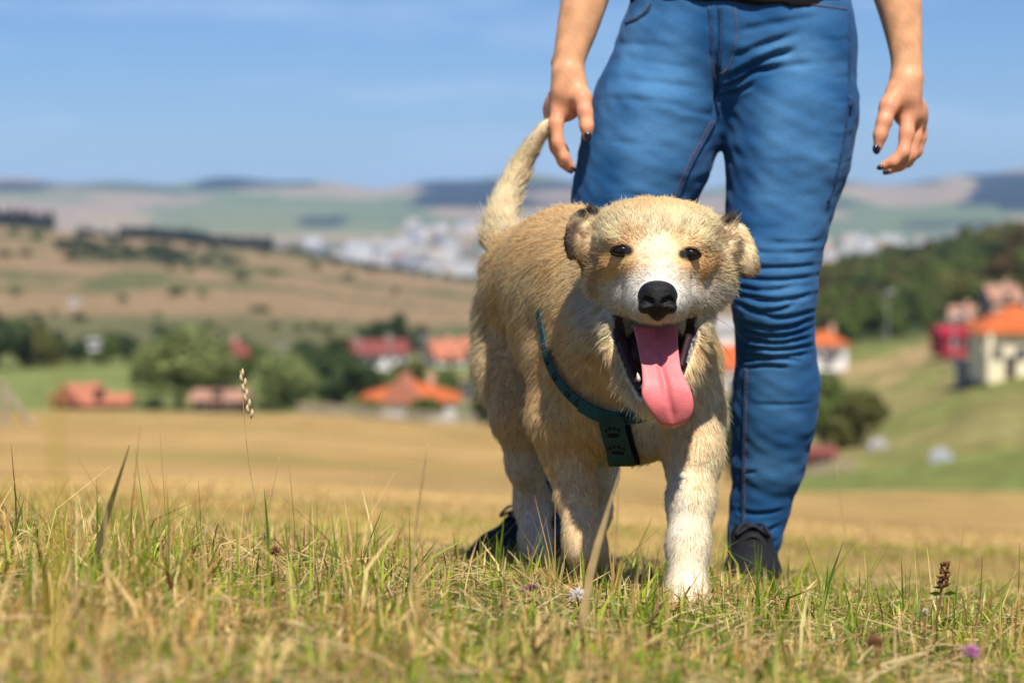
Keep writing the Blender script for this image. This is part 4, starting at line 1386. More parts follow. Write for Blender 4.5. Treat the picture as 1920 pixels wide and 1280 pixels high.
# ---- fur
print('dog mesh', len(dv), len(df))
tri = np.concatenate([df[:, [0, 1, 2]], df[:, [0, 2, 3]]])
A_ = dv[tri[:, 0]]; B_ = dv[tri[:, 1]]; C_ = dv[tri[:, 2]]
area = np.linalg.norm(np.cross(B_ - A_, C_ - A_), axis=1) / 2
cen = (A_ + B_ + C_) / 3
cpx, cpy = proj(cen)
headw = sstep(3.26, 3.20, cen[:, 1]) * sstep(660, 640, cpy)
NF_ = 420000
dens = area * (1.0 + 1.3 * headw)
pick = np.random.default_rng(4).choice(len(tri), NF_, p=dens / dens.sum())
rg = np.random.default_rng(9)
r1 = np.sqrt(rg.uniform(size=NF_)); r2 = rg.uniform(size=NF_)
root = A_[pick] * (1 - r1)[:, None] + B_[pick] * (r1 * (1 - r2))[:, None] + C_[pick] * (r1 * r2)[:, None]
rn = dn[tri[pick, 0]] * (1 - r1)[:, None] + dn[tri[pick, 1]] * (r1 * (1 - r2))[:, None] + dn[tri[pick, 2]] * (r1 * r2)[:, None]
rn /= np.linalg.norm(rn, axis=1, keepdims=True)
fpx, fpy = proj(root)
fD = root[:, 1]
# no hair on nose, lips, eyes
sdm = poly_sd(fpx, fpy, MOUTH)
keep = ~((sdm < np.where(fpy < 612, 0.5, 9.0)) & (fD < 3.14))
keep &= ~((np.sqrt(((fpx - 1233) / 36.5) ** 2 + ((fpy - 557) / 33.0) ** 2) < 1) & (fD < 3.06))
for ex, ey, rl in EYES:
    keep &= ~((np.sqrt(((fpx - ex) / 20.0) ** 2 + ((fpy - ey) / 10.0) ** 2) < 1) & (fD < 3.15))
root, rn, fpx, fpy, fD, sdm = root[keep], rn[keep], fpx[keep], fpy[keep], fD[keep], sdm[keep]
nH = len(root)
# lengths (metres) by region
ln = np.full(nH, 0.0175)
z = root[:, 2]
ln = np.where(z < 0.34, 0.0135, ln)
ln = ln * (1 - 0.45 * sstep(0.26, 0.10, z))
hw_ = sstep(3.27, 3.20, fD) * sstep(680, 640, fpy)
facelen = 0.0075 + 0.0085 * sstep(70, 150, np.hypot(fpx - 1233, (fpy - 530) * 1.1))
facelen = facelen * (1 - 0.22 * blob(fpx, fpy, 1233, 545, 80, 66, 0.6))
facelen = facelen * (1 + 0.35 * blob(fpx, fpy, 1233, 600, 80, 16, 0.8))
facelen = facelen + 0.004 * (blob(fpx, fpy, 1105, 585, 40, 40, 0.9) + blob(fpx, fpy, 1362, 580, 40, 40, 0.9))
ln = ln * (1 - hw_) + facelen * hw_
for ex, ey, rl in EYES:
    ln *= 1 - 0.45 * blob(fpx, fpy, ex, ey, 34, 26, 0.9) * (fD < 3.16)
tailw = ((fD > 3.66) & (fpy < 470) & (fpx < 1060)).astype(float)
tl = 0.016 * sstep(235, 400, fpy) + 0.009
ln = np.where(tailw > 0, tl, ln)
rumpw = (fD > 3.5) * sstep(930, 900, fpx) * (z > 0.25)
ln = ln * (1 + 0.5 * rumpw)
throat = (fD < 3.2) & (fpy > 640) & (fpy < 830) & (sdm > 6)
ln = np.where(throat, 0.018, ln)
earw = ((fD < 3.22) & (fD > 3.09) & ((fpx < 1108) | (fpx > 1372)) & (fpy < 530)).astype(float)
ln = np.where(earw > 0, 0.0075, ln)
# shorter beside the harness so the webbing shows
for pts_, rad in ((sp[:52:2], 0.013), (tp_[:44:2], 0.024)):
    dm = np.full(nH, 9.0)
    for q in pts_:
        dm = np.minimum(dm, np.linalg.norm(root - q, axis=1))
    ln *= np.where(dm < rad + 0.010, 0.5 + 0.5 * sstep(rad - 0.004, rad + 0.004, dm), 1.0)
ln *= rg.uniform(0.7, 1.15, nH)
guard = rg.uniform(size=nH) < 0.13
ln = np.where(guard, ln * (1.65 - 0.2 * hw_), ln)
# comb direction
rear = np.array((-0.26, 0.96, 0.02)); down = np.array((0, 0, -1.0))
nose_tip = P(1233, 545, 2.95)
cd = rear * 0.75 + down * 0.62
cd = np.tile(cd, (nH, 1))
backw = sstep(0.44, 0.54, z)[:, None] * (fD > 3.25)[:, None]
cd = cd * (1 - 0.6 * backw) + (rear + 0.1 * down) * 0.6 * backw
legw = sstep(0.33, 0.22, z)[:, None]
cd = cd * (1 - legw) + (down + rear * 0.12) * legw
hd = root - nose_tip
hd /= np.linalg.norm(hd, axis=1, keepdims=True)
hd = hd + np.array((0, 0, -0.25)) * sstep(500, 560, fpy)[:, None]
cd = cd * (1 - hw_[:, None]) + hd * hw_[:, None]
thr = (fD < 3.2) & (fpy > 612) & (~(hw_ > 0.9))
cd[thr] = down * 0.9 + rear * 0.1
tl_d = np.zeros((nH, 3)); best = np.full(nH, 9.0)
for i in range(len(tailp) - 1):
    a, b = tailp[i, :3], tailp[i + 1, :3]
    dd = np.linalg.norm(root - (a + b) / 2, axis=1)
    w = dd < best
    best = np.where(w, dd, best)
    tl_d[w] = (b - a) / np.linalg.norm(b - a)
cd = np.where((tailw > 0)[:, None], tl_d, cd)
ew = earw > 0
eard = np.where((fpx < 1233)[:, None], np.array((-0.55, 0.25, -0.75)), np.array((0.6, 0.25, -0.7)))
cd[ew] = eard[ew]
cd = cd - rn * np.sum(cd * rn, 1, keepdims=True)
cd /= np.linalg.norm(cd, axis=1, keepdims=True) + 1e-6
# locks: slow wander of the comb plus individual stray
wand = np.stack([noise3(root, 0.045, s) for s in (1, 4, 6)], -1) * 0.16 + np.stack([noise3(root, 0.016, s) for s in (2, 7, 8)], -1) * 0.11
wand = wand - rn * np.sum(wand * rn, 1, keepdims=True) * 0.6
short = np.clip(ln / 0.02, 0.35, 1.0)[:, None] * (1 - 0.15 * hw_[:, None])
lift = 0.27 + 0.18 * rg.normal(size=nH)[:, None] * 0.6
lift = np.where((tailw > 0)[:, None], 0.30 * sstep(215, 330, fpy)[:, None] + 0.03, lift)
d0 = rn * lift * 1.15 + cd * 0.9 + wand * short + rg.normal(size=(nH, 3)) * 0.10
d0 /= np.linalg.norm(d0, axis=1, keepdims=True)
d1 = rn * 0.10 + cd * 1.0 + wand * 1.2 * short + rg.normal(size=(nH, 3)) * 0.16 + down * 0.12
d1 /= np.linalg.norm(d1, axis=1, keepdims=True)
NP_ = 5
ts = np.linspace(0, 1, NP_)
pts = np.zeros((nH, NP_, 3))
for i, t in enumerate(ts):
    pts[:, i] = root - rn * 0.001 + ln[:, None] * (d0 * (t - 0.5 * t * t) + d1 * (0.5 * t * t))
# gather tips into small locks
cell = np.where((hw_ > 0.5) | (z < 0.25), 0.0050, 0.0062)[:, None]
off = root * 0
key = np.floor((root + rn * 0.003) / cell).astype(np.int64)
kk = key[:, 0] * 73856093 ^ key[:, 1] * 19349663 ^ key[:, 2] * 83492791
u_, inv = np.unique(kk, return_inverse=True)
cnt = np.bincount(inv)
mean_tip = np.stack([np.bincount(inv, pts[:, -1, a]) / cnt for a in range(3)], -1)[inv]
pull = (np.where(guard, 0.15, 0.42) * rg.uniform(0.2, 1.0, nH) * np.clip(ln / 0.018, 0.3, 1.0))
for i, t in enumerate(ts):
    pts[:, i] += (mean_tip - pts[:, -1]) * (pull * t ** 1.6)[:, None] if i < NP_ - 1 else 0
pts[:, -1] += (mean_tip - pts[:, -1]) * pull[:, None]
# hair colours, each a little lighter or darker, tips paler
hc = coat(root, rn)
hc = hc * np.clip(rg.normal(1.0, 0.11, nH), 0.65, 1.3)[:, None] * (1 + 0.10 * noise3(root, 0.02, 3))[:, None]
dark = rg.uniform(size=nH) < 0.02
hc[dark] *= 0.5
hc = np.clip(hc, 0.004, 0.9)
cv = bpy.data.hair_curves.new('fur')
cv.add_curves([NP_] * nH)
cv.points.foreach_set('position', pts.astype(np.float32).ravel())
rad = np.tile(np.array((0.00030, 0.00030, 0.00027, 0.00019, 0.00005), dtype=np.float32), nH).reshape(nH, NP_)
rad *= rg.uniform(0.8, 1.25, nH)[:, None] * (0.75 + 0.25 * np.clip(ln / 0.02, 0, 1))[:, None]
ra = cv.attributes.get('radius') or cv.attributes.new('radius', 'FLOAT', 'POINT')
ra.data.foreach_set('value', rad.astype(np.float32).ravel())
na = cv.attributes.new('Nrm', 'FLOAT_VECTOR', 'POINT')
na.data.foreach_set('vector', np.repeat((rn + 0.25 * d1)[:, None, :], NP_, 1).astype(np.float32).ravel())
ca = cv.attributes.new('Col', 'FLOAT_COLOR', 'POINT')
pc = np.ones((nH, NP_, 4), dtype=np.float32)
pc[:, :, :3] = hc[:, None, :] * np.linspace(0.92, 1.08, NP_)[None, :, None]
ca.data.foreach_set('color', pc.ravel())
m_fur = bpy.data.materials.new('fur_hair')
m_fur.use_nodes = True
_N, _L = m_fur.node_tree.nodes, m_fur.node_tree.links
_N.clear()
_o = _N.new('ShaderNodeOutputMaterial')
_a = _N.new('ShaderNodeAttribute'); _a.attribute_name = 'Col'
_d = _N.new('ShaderNodeBsdfDiffuse'); _t = _N.new('ShaderNodeBsdfTranslucent'); _g = _N.new('ShaderNodeBsdfGlossy')
_g.inputs['Roughness'].default_value = 0.42
_g.inputs['Color'].default_value = (0.9, 0.85, 0.75, 1)
_na = _N.new('ShaderNodeAttribute'); _na.attribute_name = 'Nrm'
_d2 = _N.new('ShaderNodeBsdfDiffuse')
_L.new(_na.outputs['Vector'], _d2.inputs['Normal']); _L.new(_a.outputs['Color'], _d2.inputs['Color'])
_m0 = _N.new('ShaderNodeMixShader'); _m0.inputs[0].default_value = 0.42
_L.new(_d.outputs[0], _m0.inputs[1]); _L.new(_d2.outputs[0], _m0.inputs[2])
_m1 = _N.new('ShaderNodeMixShader'); _m1.inputs[0].default_value = 0.42
_m2 = _N.new('ShaderNodeMixShader'); _m2.inputs[0].default_value = 0.05
_L.new(_a.outputs['Color'], _d.inputs['Color']); _L.new(_a.outputs['Color'], _t.inputs['Color'])
_L.new(_m0.outputs[0], _m1.inputs[1]); _L.new(_t.outputs[0], _m1.inputs[2])
_L.new(_m1.outputs[0], _m2.inputs[1]); _L.new(_g.outputs[0], _m2.inputs[2])
_L.new(_m2.outputs[0], _o.inputs['Surface'])
cv.materials.append(m_fur)
fur = bpy.data.objects.new('fur', cv)
COL.objects.link(fur)
attach(fur, dog)
fur['kind'] = 'stuff'

# ---- whiskers
wk = []
rwk = random.Random(2)
for (px, py, ex, ey) in [(1302, 570, 1415, 590), (1306, 582, 1400, 640), (1300, 590, 1372, 670), (1296, 585, 1390, 700), (1170, 575, 1110, 600), (1166, 585, 1125, 640), (1290, 578, 1440, 560), (1165, 570, 1090, 612), (1128, 372, 1116, 352)]:
    a = DF.hit(px, py, 2.95, 3.3)
    b = P(ex, ey, a[1] + 0.02)
    m = (a + b) / 2 + np.array((0, -0.01, 0.006))
    V, Fc = tube(catmull([a, m, b], 12), list(np.linspace(0.00035, 0.00008, 12)), 5)
    wk.append((V, Fc))
mbw = MB()
for V, Fc in wk:
    mbw.add(V, Fc)
wo = mesh_obj('whiskers', mbw.v, mbw.f, nmat('dark_whisker', (0.08, 0.06, 0.05), 0.4, 0.4), dog, True)
wo['kind'] = 'stuff'

# ------------------------------------------------------------------ the person standing behind the dog
pf = ground_at(1405, 3.86)
person = empty('person', pf, 'person in skinny blue jeans and black shirt standing behind the dog, hands hanging', 'person')

# ---- jeans
JF = Field((-0.14, 3.52, -0.16), (0.62, 4.40, 0.98), 0.0033)
WD = 3.84
# pelvis, wider than deep
JF.ell(P(1388, 60, WD + 0.02), (0.170, 0.118, 0.135), 0.05)
JF.ell(P(1388, -40, WD + 0.02), (0.168, 0.108, 0.12), 0.04)
JF.ell(P(1275, 95, WD + 0.03), (0.090, 0.105, 0.10), 0.04)
JF.ell(P(1500, 90, WD + 0.03), (0.082, 0.105, 0.10), 0.04)
JF.ell(P(1300, 60, WD + 0.09), (0.085, 0.10, 0.10), 0.04)
JF.ell(P(1480, 60, WD + 0.09), (0.085, 0.10, 0.10), 0.04)
# her left leg (photo right), carrying the weight
LEG_R = [(1486, 120, 3.86, 0.095), (1482, 210, 3.85, 0.1015), (1476, 300, 3.84, 0.0920), (1460, 400, 3.83, 0.0770), (1450, 480, 3.82, 0.0690), (1450, 560, 3.815, 0.0615), (1454, 640, 3.835, 0.0565), (1456, 720, 3.855, 0.0625), (1450, 790, 3.865, 0.0610), (1440, 870, 3.875, 0.0520), (1424, 950, 3.885, 0.0420), (1414, 1010, 3.885, 0.0355), (1411, 1050, 3.885, 0.0340)]
LEG_L = [(1262, 120, 3.86, 0.092), (1232, 210, 3.85, 0.0985), (1208, 300, 3.85, 0.0980), (1182, 380, 3.85, 0.0870), (1150, 480, 3.86, 0.0740), (1118, 580, 3.88, 0.0640), (1092, 680, 3.95, 0.0590), (1072, 760, 4.02, 0.0590), (1052, 840, 4.08, 0.0500), (1034, 920, 4.12, 0.0410), (1022, 985, 4.14, 0.0370), (1017, 1015, 4.14, 0.0365)]
JF.chain([J(*q) for q in LEG_R], 0.03)
JF.chain([J(*q) for q in LEG_L], 0.03)
# trim the waist and the hems
lo_ = np.array((-0.3, 3.3, -0.3)); hi_ = np.array((0.8, 4.6, 1.2))
sl, X, Y, Z = JF.sub(lo_, hi_)
waist = float(P(1390, -34, WD)[2])
JF.F[sl] = np.maximum(JF.F[sl], np.broadcast_to(Z - waist, JF.F[sl].shape).astype(np.float32))
hemR = P(1410, 1046, 3.885); hemL = P(1018, 1012, 4.14)
for hp_, rr_ in ((hemR, 0.09), (hemL, 0.09)):
    sl, X, Y, Z = JF.sub(hp_ - np.array((rr_, rr_, 0.12)), hp_ + np.array((rr_, rr_, 0.03)))
    JF.F[sl] = np.maximum(JF.F[sl], np.broadcast_to(hp_[2] + 0.12 * (X - hp_[0]) - Z, JF.F[sl].shape).astype(np.float32))
jv, jf = JF.surface()
jv = relax(jv, jf, 3, 0.5)
jn = vnormals(jv, jf)
# folds of the stretch denim: each a groove with a soft roll above it
def on_jeans(px, py):
    return JF.hit(px, py, 3.5, 4.4)
jdisp = np.zeros(len(jv)); 
FOLDS = []
# behind the knee / knee folds of the right-hand leg
for (y0, yd, x0, x1, dep, wd) in [(452, 4, 1440, 1545, 0.0016, 0.006), (470, 5, 1400, 1546, 0.0018, 0.006), (496, 6, 1372, 1540, 0.0030, 0.0055), (516, 9, 1374, 1540, 0.0034, 0.0055), (533, 11, 1372, 1500, 0.0030, 0.005), (548, 16, 1376, 1536, 0.0045, 0.006),
                               (566, 18, 1378, 1500, 0.0040, 0.0055), (581, 14, 1400, 1532, 0.0040, 0.0055), (598, 17, 1382, 1526, 0.0052, 0.006), (615, 15, 1384, 1525, 0.0050, 0.0055), (630, 13, 1386, 1524, 0.0048, 0.0055), (647, 9, 1388, 1526, 0.0046, 0.0055), (662, 6, 1392, 1522, 0.0036, 0.005), (677, -5, 1392, 1500, 0.0040, 0.005),
                               (690, -4, 1396, 1480, 0.0024, 0.005), (756, 3, 1410, 1525, 0.0014, 0.005), (884, 2, 1380, 1420, 0.0018, 0.005), (955, 8, 1374, 1470, 0.0026, 0.006), (985, 14, 1372, 1462, 0.0034, 0.006), (1012, 10, 1372, 1458, 0.0036, 0.006), (1030, 6, 1370, 1450, 0.0024, 0.005)]:
    FOLDS.append(([(x0 + (x1 - x0) * t, y0 + yd * math.sin(math.pi * t) * 1.0 + (0.05 * (x1 - x0)) * (0.5 - t) * 0.3) for t in np.linspace(0, 1, 9)], dep, wd))
# folds fanning out from the crotch
FOLDS += [([(1350, 152), (1400, 128), (1440, 108), (1490, 95)], 0.0075, 0.0075), ([(1348, 168), (1385, 152), (1415, 134), (1450, 128)], 0.0075, 0.007), ([(1346, 184), (1380, 172), (1412, 158)], 0.006, 0.0065),
          ([(1370, 110), (1430, 85), (1500, 62)], 0.0032, 0.008), ([(1380, 60), (1450, 45), (1540, 30)], 0.0022, 0.008), ([(1430, 130), (1500, 122), (1580, 115)], 0.0020, 0.008), ([(1340, 215), (1343, 180), (1345, 150), (1340, 100)], 0.006, 0.007)]
FOLDS += [([(1130, 150), (1200, 152), (1270, 160), (1335, 168)], 0.00120, 0.009), ([(1118, 188), (1180, 186), (1260, 196), (1330, 204)], 0.00130, 0.009), ([(1135, 82), (1200, 84), (1300, 92)], 0.00110, 0.009), ([(1120, 262), (1180, 268), (1260, 275)], 0.00070, 0.008), ([(1150, 110), (1230, 118), (1320, 132)], 0.00080, 0.008),
          ([(1340, 218), (1300, 210), (1270, 205)], 0.00150, 0.007), ([(1210, 318), (1290, 318)], 0.00060, 0.006), ([(1100, 360), (1180, 366), (1260, 372)], 0.00070, 0.007), ([(1380, 300), (1470, 306), (1580, 300)], 0.00060, 0.010), ([(1372, 360), (1450, 368), (1550, 360)], 0.00060, 0.009), ([(1372, 420), (1450, 428), (1548, 420)], 0.00070, 0.008)]
for y0 in (70, 140, 186, 250, 300):
    FOLDS.append(([(1600, y0), (1575, y0 + 6), (1550, y0 + 4)], 0.0008, 0.006))
for y0 in (880, 905, 930, 955, 978):
    FOLDS.append(([(1000 + (985 - y0) * 0.1, y0), (1030 + (985 - y0) * 0.15, y0 + 5), (1062 + (985 - y0) * 0.15, y0)], 0.0045, 0.007))
front = jn[:, 1] < 0.25
for pl, dep, wd in FOLDS:
    pts3 = [on_jeans(a, b) for a, b in pl]
    pts3 = catmull(pts3, 22)
    lo_, hi_ = pts3.min(0) - 0.05, pts3.max(0) + 0.05
    cand = np.nonzero(((jv > lo_) & (jv < hi_)).all(1) & front)[0]
    if len(cand) == 0:
        continue
    q = jv[cand]
    dm = np.full(len(cand), 9.0); sgn = np.zeros(len(cand)); tt = np.zeros(len(cand))
    for i in range(len(pts3) - 1):
        a, b = pts3[i], pts3[i + 1]
        e = b - a
        t = np.clip(((q - a) @ e) / (e @ e + 1e-12), 0, 1)
        c = a + t[:, None] * e
        d = np.linalg.norm(q - c, axis=1)
        w = d < dm
        dm = np.where(w, d, dm); sgn = np.where(w, np.sign(q[:, 2] - c[:, 2]), sgn); tt = np.where(w, (i + t) / (len(pts3) - 1), tt)
    fade = np.clip(np.sin(np.pi * np.clip(tt, 0.0, 1)) * 1.6 + 0.12, 0, 1)
    g = -np.exp(-(dm / (wd * 0.6)) ** 2) * 1.1 + 0.30 * np.exp(-((dm - wd * 1.25) / (wd * 0.7)) ** 2) * np.where(sgn > 0, 1.0, 0.4)
    jdisp[cand] += 1.15 * dep * fade * g
jv2 = jv + jn * (jdisp + 0.0006 * noise3(jv, 0.03, 2) + 0.0008 * noise3(jv, 0.075, 5))[:, None]
m_denim = bpy.data.materials.new('blue_denim')
m_denim.use_nodes = True
_N, _L = m_denim.node_tree.nodes, m_denim.node_tree.links
_bs = _N['Principled BSDF']; _bs.inputs['Roughness'].default_value = 0.9; _bs.inputs['Specular IOR Level'].default_value = 0.12
_bs.inputs['Sheen Weight'].default_value = 0.08; _bs.inputs['Sheen Tint'].default_value = (0.5, 0.65, 1.0, 1)
_tc = _N.new('ShaderNodeTexCoord')
_at = _N.new('ShaderNodeAttribute'); _at.attribute_name = 'Col'
_n1 = _N.new('ShaderNodeTexNoise'); _n1.inputs['Scale'].default_value = 320; _n1.inputs['Detail'].default_value = 3
_mp = _N.new('ShaderNodeMapping'); _mp.inputs['Scale'].default_value = (0.35, 0.35, 1.6)
_mr = _N.new('ShaderNodeMapRange'); _mr.inputs[1].default_value = 0.3; _mr.inputs[2].default_value = 0.7; _mr.inputs[3].default_value = 0.90; _mr.inputs[4].default_value = 1.10
_vs = _N.new('ShaderNodeVectorMath'); _vs.operation = 'SCALE'
_L.new(_tc.outputs['Object'], _mp.inputs['Vector']); _L.new(_mp.outputs[0], _n1.inputs['Vector']); _L.new(_n1.outputs['Fac'], _mr.inputs[0])
_L.new(_at.outputs['Color'], _vs.inputs[0]); _L.new(_mr.outputs[0], _vs.inputs['Scale']); _L.new(_vs.outputs[0], _bs.inputs['Base Color'])
_bp = _N.new('ShaderNodeBump'); _bp.inputs['Strength'].default_value = 0.25; _bp.inputs['Distance'].default_value = 0.001
_L.new(_n1.outputs['Fac'], _bp.inputs['Height']); _L.new(_bp.outputs[0], _bs.inputs['Normal'])
jeans = mesh_obj('jeans', jv2, jf, m_denim, person, True)
# dye: worn paler on the fronts of the thighs; fold grooves darker, crests paler
jpx, jpy = proj(jv)
dye = np.tile(np.array((0.014, 0.080, 0.215)), (len(jv), 1))
fadew = 0.8 * blob(jpx, jpy, 1235, 200, 85, 190, 1.4) + 0.75 * blob(jpx, jpy, 1490, 240, 75, 220, 1.4) + 0.5 * blob(jpx, jpy, 1455, 790, 45, 170, 1.4) + 0.4 * blob(jpx, jpy, 1455, 560, 60, 110, 1.4)
fadew = np.clip(fadew + 0.22 * noise3(jv, 0.09, 3), 0, 1) * (jn[:, 1] < 0.2)
dye = dye * (1 - 0.7 * fadew[:, None]) + np.array((0.100, 0.270, 0.50)) * 0.7 * fadew[:, None]
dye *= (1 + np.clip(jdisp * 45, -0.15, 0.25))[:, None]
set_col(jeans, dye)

# seams, stitched ridges following the cloth
m_seam = nmat('dark_denim_seam', (0.022, 0.055, 0.14), 0.8, 0.2, noise=[(300, 0.5, 2)], bump=(400, 0.6, 0.001))
m_thread = nmat('copper_thread', (0.20, 0.11, 0.08), 0.7, 0.3, noise=[(500, 0.5, 1)])
jb = BVHTree.FromPolygons([tuple(v) for v in jv2], [tuple(map(int, f)) for f in jf])
def jray(px, py, off):
    o = Vector((0, 0, CAM_Z)); d = Vector(P(px, py, 3.8)) - o
    d.normalize()
    h = jb.ray_cast(o, d)
    if h[0] is None:
        p = on_jeans(px, py); return p
    n = h[1] if h[1].dot(d) < 0 else -h[1]
    return np.array(h[0] + n * off)
def seam(name, pl, r, mat, off=0.0004):
    ctrl = catmull(np.array(pl, float), 36)
    pts3 = [jray(a, b, off) for a, b in ctrl]
    # drop points that jumped to another surface
    out = [pts3[0]]
    for q in pts3[1:]:
        if np.linalg.norm(q - out[-1]) < 0.09:
            out.append(q)
    if len(out) < 4:
        return
    V, Fc = tube(np.array(out), r, 6)
    o = mesh_obj(name, V, Fc, mat, None, True)
    o.parent = jeans
seam('inseam', [(1398, 690), (1396, 760), (1394, 850), (1393, 950), (1392, 1035)], 0.0028, m_seam)
seam('inseam_stitching', [(1402, 690), (1400, 760), (1398, 850), (1397, 950), (1396, 1035)], 0.0006, m_thread, 0.001)
seam('thigh_seam', [(1340, 226), (1322, 260), (1300, 300), (1282, 340), (1268, 378)], 0.0030, m_seam)
seam('thigh_stitching', [(1334, 226), (1316, 260), (1294, 300), (1276, 340), (1262, 378)], 0.0006, m_thread, 0.001)
seam('front_seam', [(1330, 14), (1334, 60), (1336, 110), (1339, 150), (1344, 190), (1347, 214)], 0.0026, m_seam)
seam('fly_stitching', [(1329, 12), (1332, 60), (1334, 110), (1337, 145)], 0.0006, m_thread, 0.0016)
seam('fly_stitching', [(1378, 14), (1380, 60), (1376, 100), (1362, 130), (1340, 143)], 0.0006, m_thread, 0.0012)
seam('fly_crease', [(1350, 14), (1351, 60), (1350, 110), (1346, 140)], 0.0034, m_seam)
seam('pocket_stitching', [(1218, 8), (1212, 20), (1196, 32), (1172, 42)], 0.0007, m_thread, 0.0012)
seam('pocket_edge', [(1221, 8), (1215, 22), (1198, 35), (1174, 45)], 0.0020, m_seam)
seam('waist_stitching', [(1480, 6), (1530, 10), (1588, 18)], 0.0006, m_thread, 0.0012)
seam('outer_seam', [(1590, 20), (1592, 90), (1590, 190), (1582, 260), (1570, 320), (1552, 380)], 0.0026, m_seam)
V, Fc = tube([jray(1590, 180, 0.001), jray(1592, 188, 0.003), jray(1592, 196, 0.003), jray(1590, 204, 0.001)], [0.003, 0.005, 0.005, 0.003], 8)
o = mesh_obj('pocket_rivet', V, Fc, m_seam, None, True); o.parent = jeans

# ---- bare skin: arms and hands, neck, head, legs inside the jeans, feet
BF = Field((-0.16, 3.58, -0.16), (0.82, 4.36, 1.62), 0.0034)
def chestpt(px, py, D=3.86):
    return P(px, py, D)
# arms
ARM_L = [(1180, -440, 3.90, 0.046), (1150, -280, 3.90, 0.040), (1128, -140, 3.88, 0.0375), (1112, -60, 3.86, 0.0385), (1096, 0, 3.84, 0.0350), (1082, 55, 3.83, 0.0300), (1070, 100, 3.82, 0.0245), (1065, 128, 3.815, 0.0225), (1066, 145, 3.81, 0.0235)]
ARM_R = [(1600, -440, 3.90, 0.046), (1628, -280, 3.90, 0.040), (1652, -140, 3.88, 0.0375), (1668, -60, 3.86, 0.0385), (1684, 0, 3.84, 0.0345), (1693, 55, 3.83, 0.0280), (1699, 105, 3.82, 0.0230), (1700, 138, 3.815, 0.0222), (1699, 155, 3.81, 0.0230)]
for arm in (ARM_L, ARM_R):
    ap = catmull([np.append(P(a_, b_, c_), r_ + 0.0012) for a_, b_, c_, r_ in arm], 34)
    BF.chain([(q_[:3], q_[3]) for q_ in ap], 0.003)
BF.ell(P(1042, 118, 3.83), (0.008, 0.009, 0.011), 0.008)   # wrist bones
BF.ell(P(1724, 146, 3.83), (0.008, 0.009, 0.011), 0.008)
# left-hand palm (photo left) and fingers
BF.chain([J(1065, 140, 3.812, 0.022), J(1065, 175, 3.81, 0.0255), J(1060, 200, 3.815, 0.0245)], 0.012)
BF.ell(P(1048, 198, 3.84), (0.022, 0.028, 0.030), 0.012)
BF.ell(P(1040, 206, 3.86), (0.018, 0.026, 0.022), 0.012)
def finger(pts, k=0.006):
    BF.chain([J(a_, b_, c_, r_ * 0.90) for a_, b_, c_, r_ in pts], k)
finger([(1082, 160, 3.80, 0.0155), (1092, 185, 3.785, 0.0150), (1097, 212, 3.775, 0.0120), (1100, 236, 3.77, 0.0108), (1101, 256, 3.77, 0.0088)], 0.010)
finger([(1050, 200, 3.805, 0.0145), (1042, 232, 3.795, 0.0125), (1046, 268, 3.79, 0.0110), (1058, 296, 3.79, 0.0098), (1072, 314, 3.795, 0.0078)])
finger([(1040, 206, 3.835, 0.0145), (1036, 240, 3.830, 0.0125), (1042, 276, 3.828, 0.0110), (1056, 304, 3.83, 0.0096), (1068, 318, 3.835, 0.0078)])
finger([(1034, 206, 3.862, 0.0140), (1034, 240, 3.865, 0.0118), (1042, 272, 3.865, 0.0104), (1056, 296, 3.867, 0.0090), (1067, 308, 3.870, 0.0075)])
finger([(1032, 202, 3.888, 0.0125), (1034, 232, 3.895, 0.0102), (1042, 258, 3.897, 0.0090), (1054, 276, 3.899, 0.0078), (1062, 284, 3.90, 0.0066)])
# right-hand palm (photo right) and fingers
BF.chain([J(1699, 152, 3.812, 0.022), J(1695, 182, 3.81, 0.0250), J(1702, 212, 3.815, 0.0240)], 0.012)
BF.ell(P(1714, 212, 3.84), (0.021, 0.028, 0.030), 0.012)
BF.ell(P(1718, 220, 3.86), (0.017, 0.026, 0.022), 0.012)
finger([(1678, 172, 3.80, 0.0160), (1666, 200, 3.785, 0.0150), (1658, 228, 3.775, 0.0122), (1651, 252, 3.77, 0.0108), (1646, 276, 3.77, 0.0086)], 0.010)
finger([(1702, 214, 3.803, 0.0150), (1700, 252, 3.788, 0.0128), (1694, 286, 3.780, 0.0112), (1674, 304, 3.778, 0.0098), (1653, 313, 3.782, 0.0076)])
finger([(1714, 222, 3.832, 0.0148), (1716, 256, 3.825, 0.0126), (1708, 290, 3.820, 0.0112), (1688, 310, 3.818, 0.0096), (1664, 321, 3.822, 0.0076)])
finger([(1722, 224, 3.860, 0.0140), (1725, 256, 3.860, 0.0118), (1718, 284, 3.858, 0.0104), (1702, 304, 3.858, 0.0090), (1684, 314, 3.860, 0.0074)])
finger([(1724, 220, 3.886, 0.0122), (1727, 248, 3.890, 0.0100), (1721, 270, 3.890, 0.0090), (1708, 286, 3.890, 0.0078), (1696, 292, 3.892, 0.0066)])
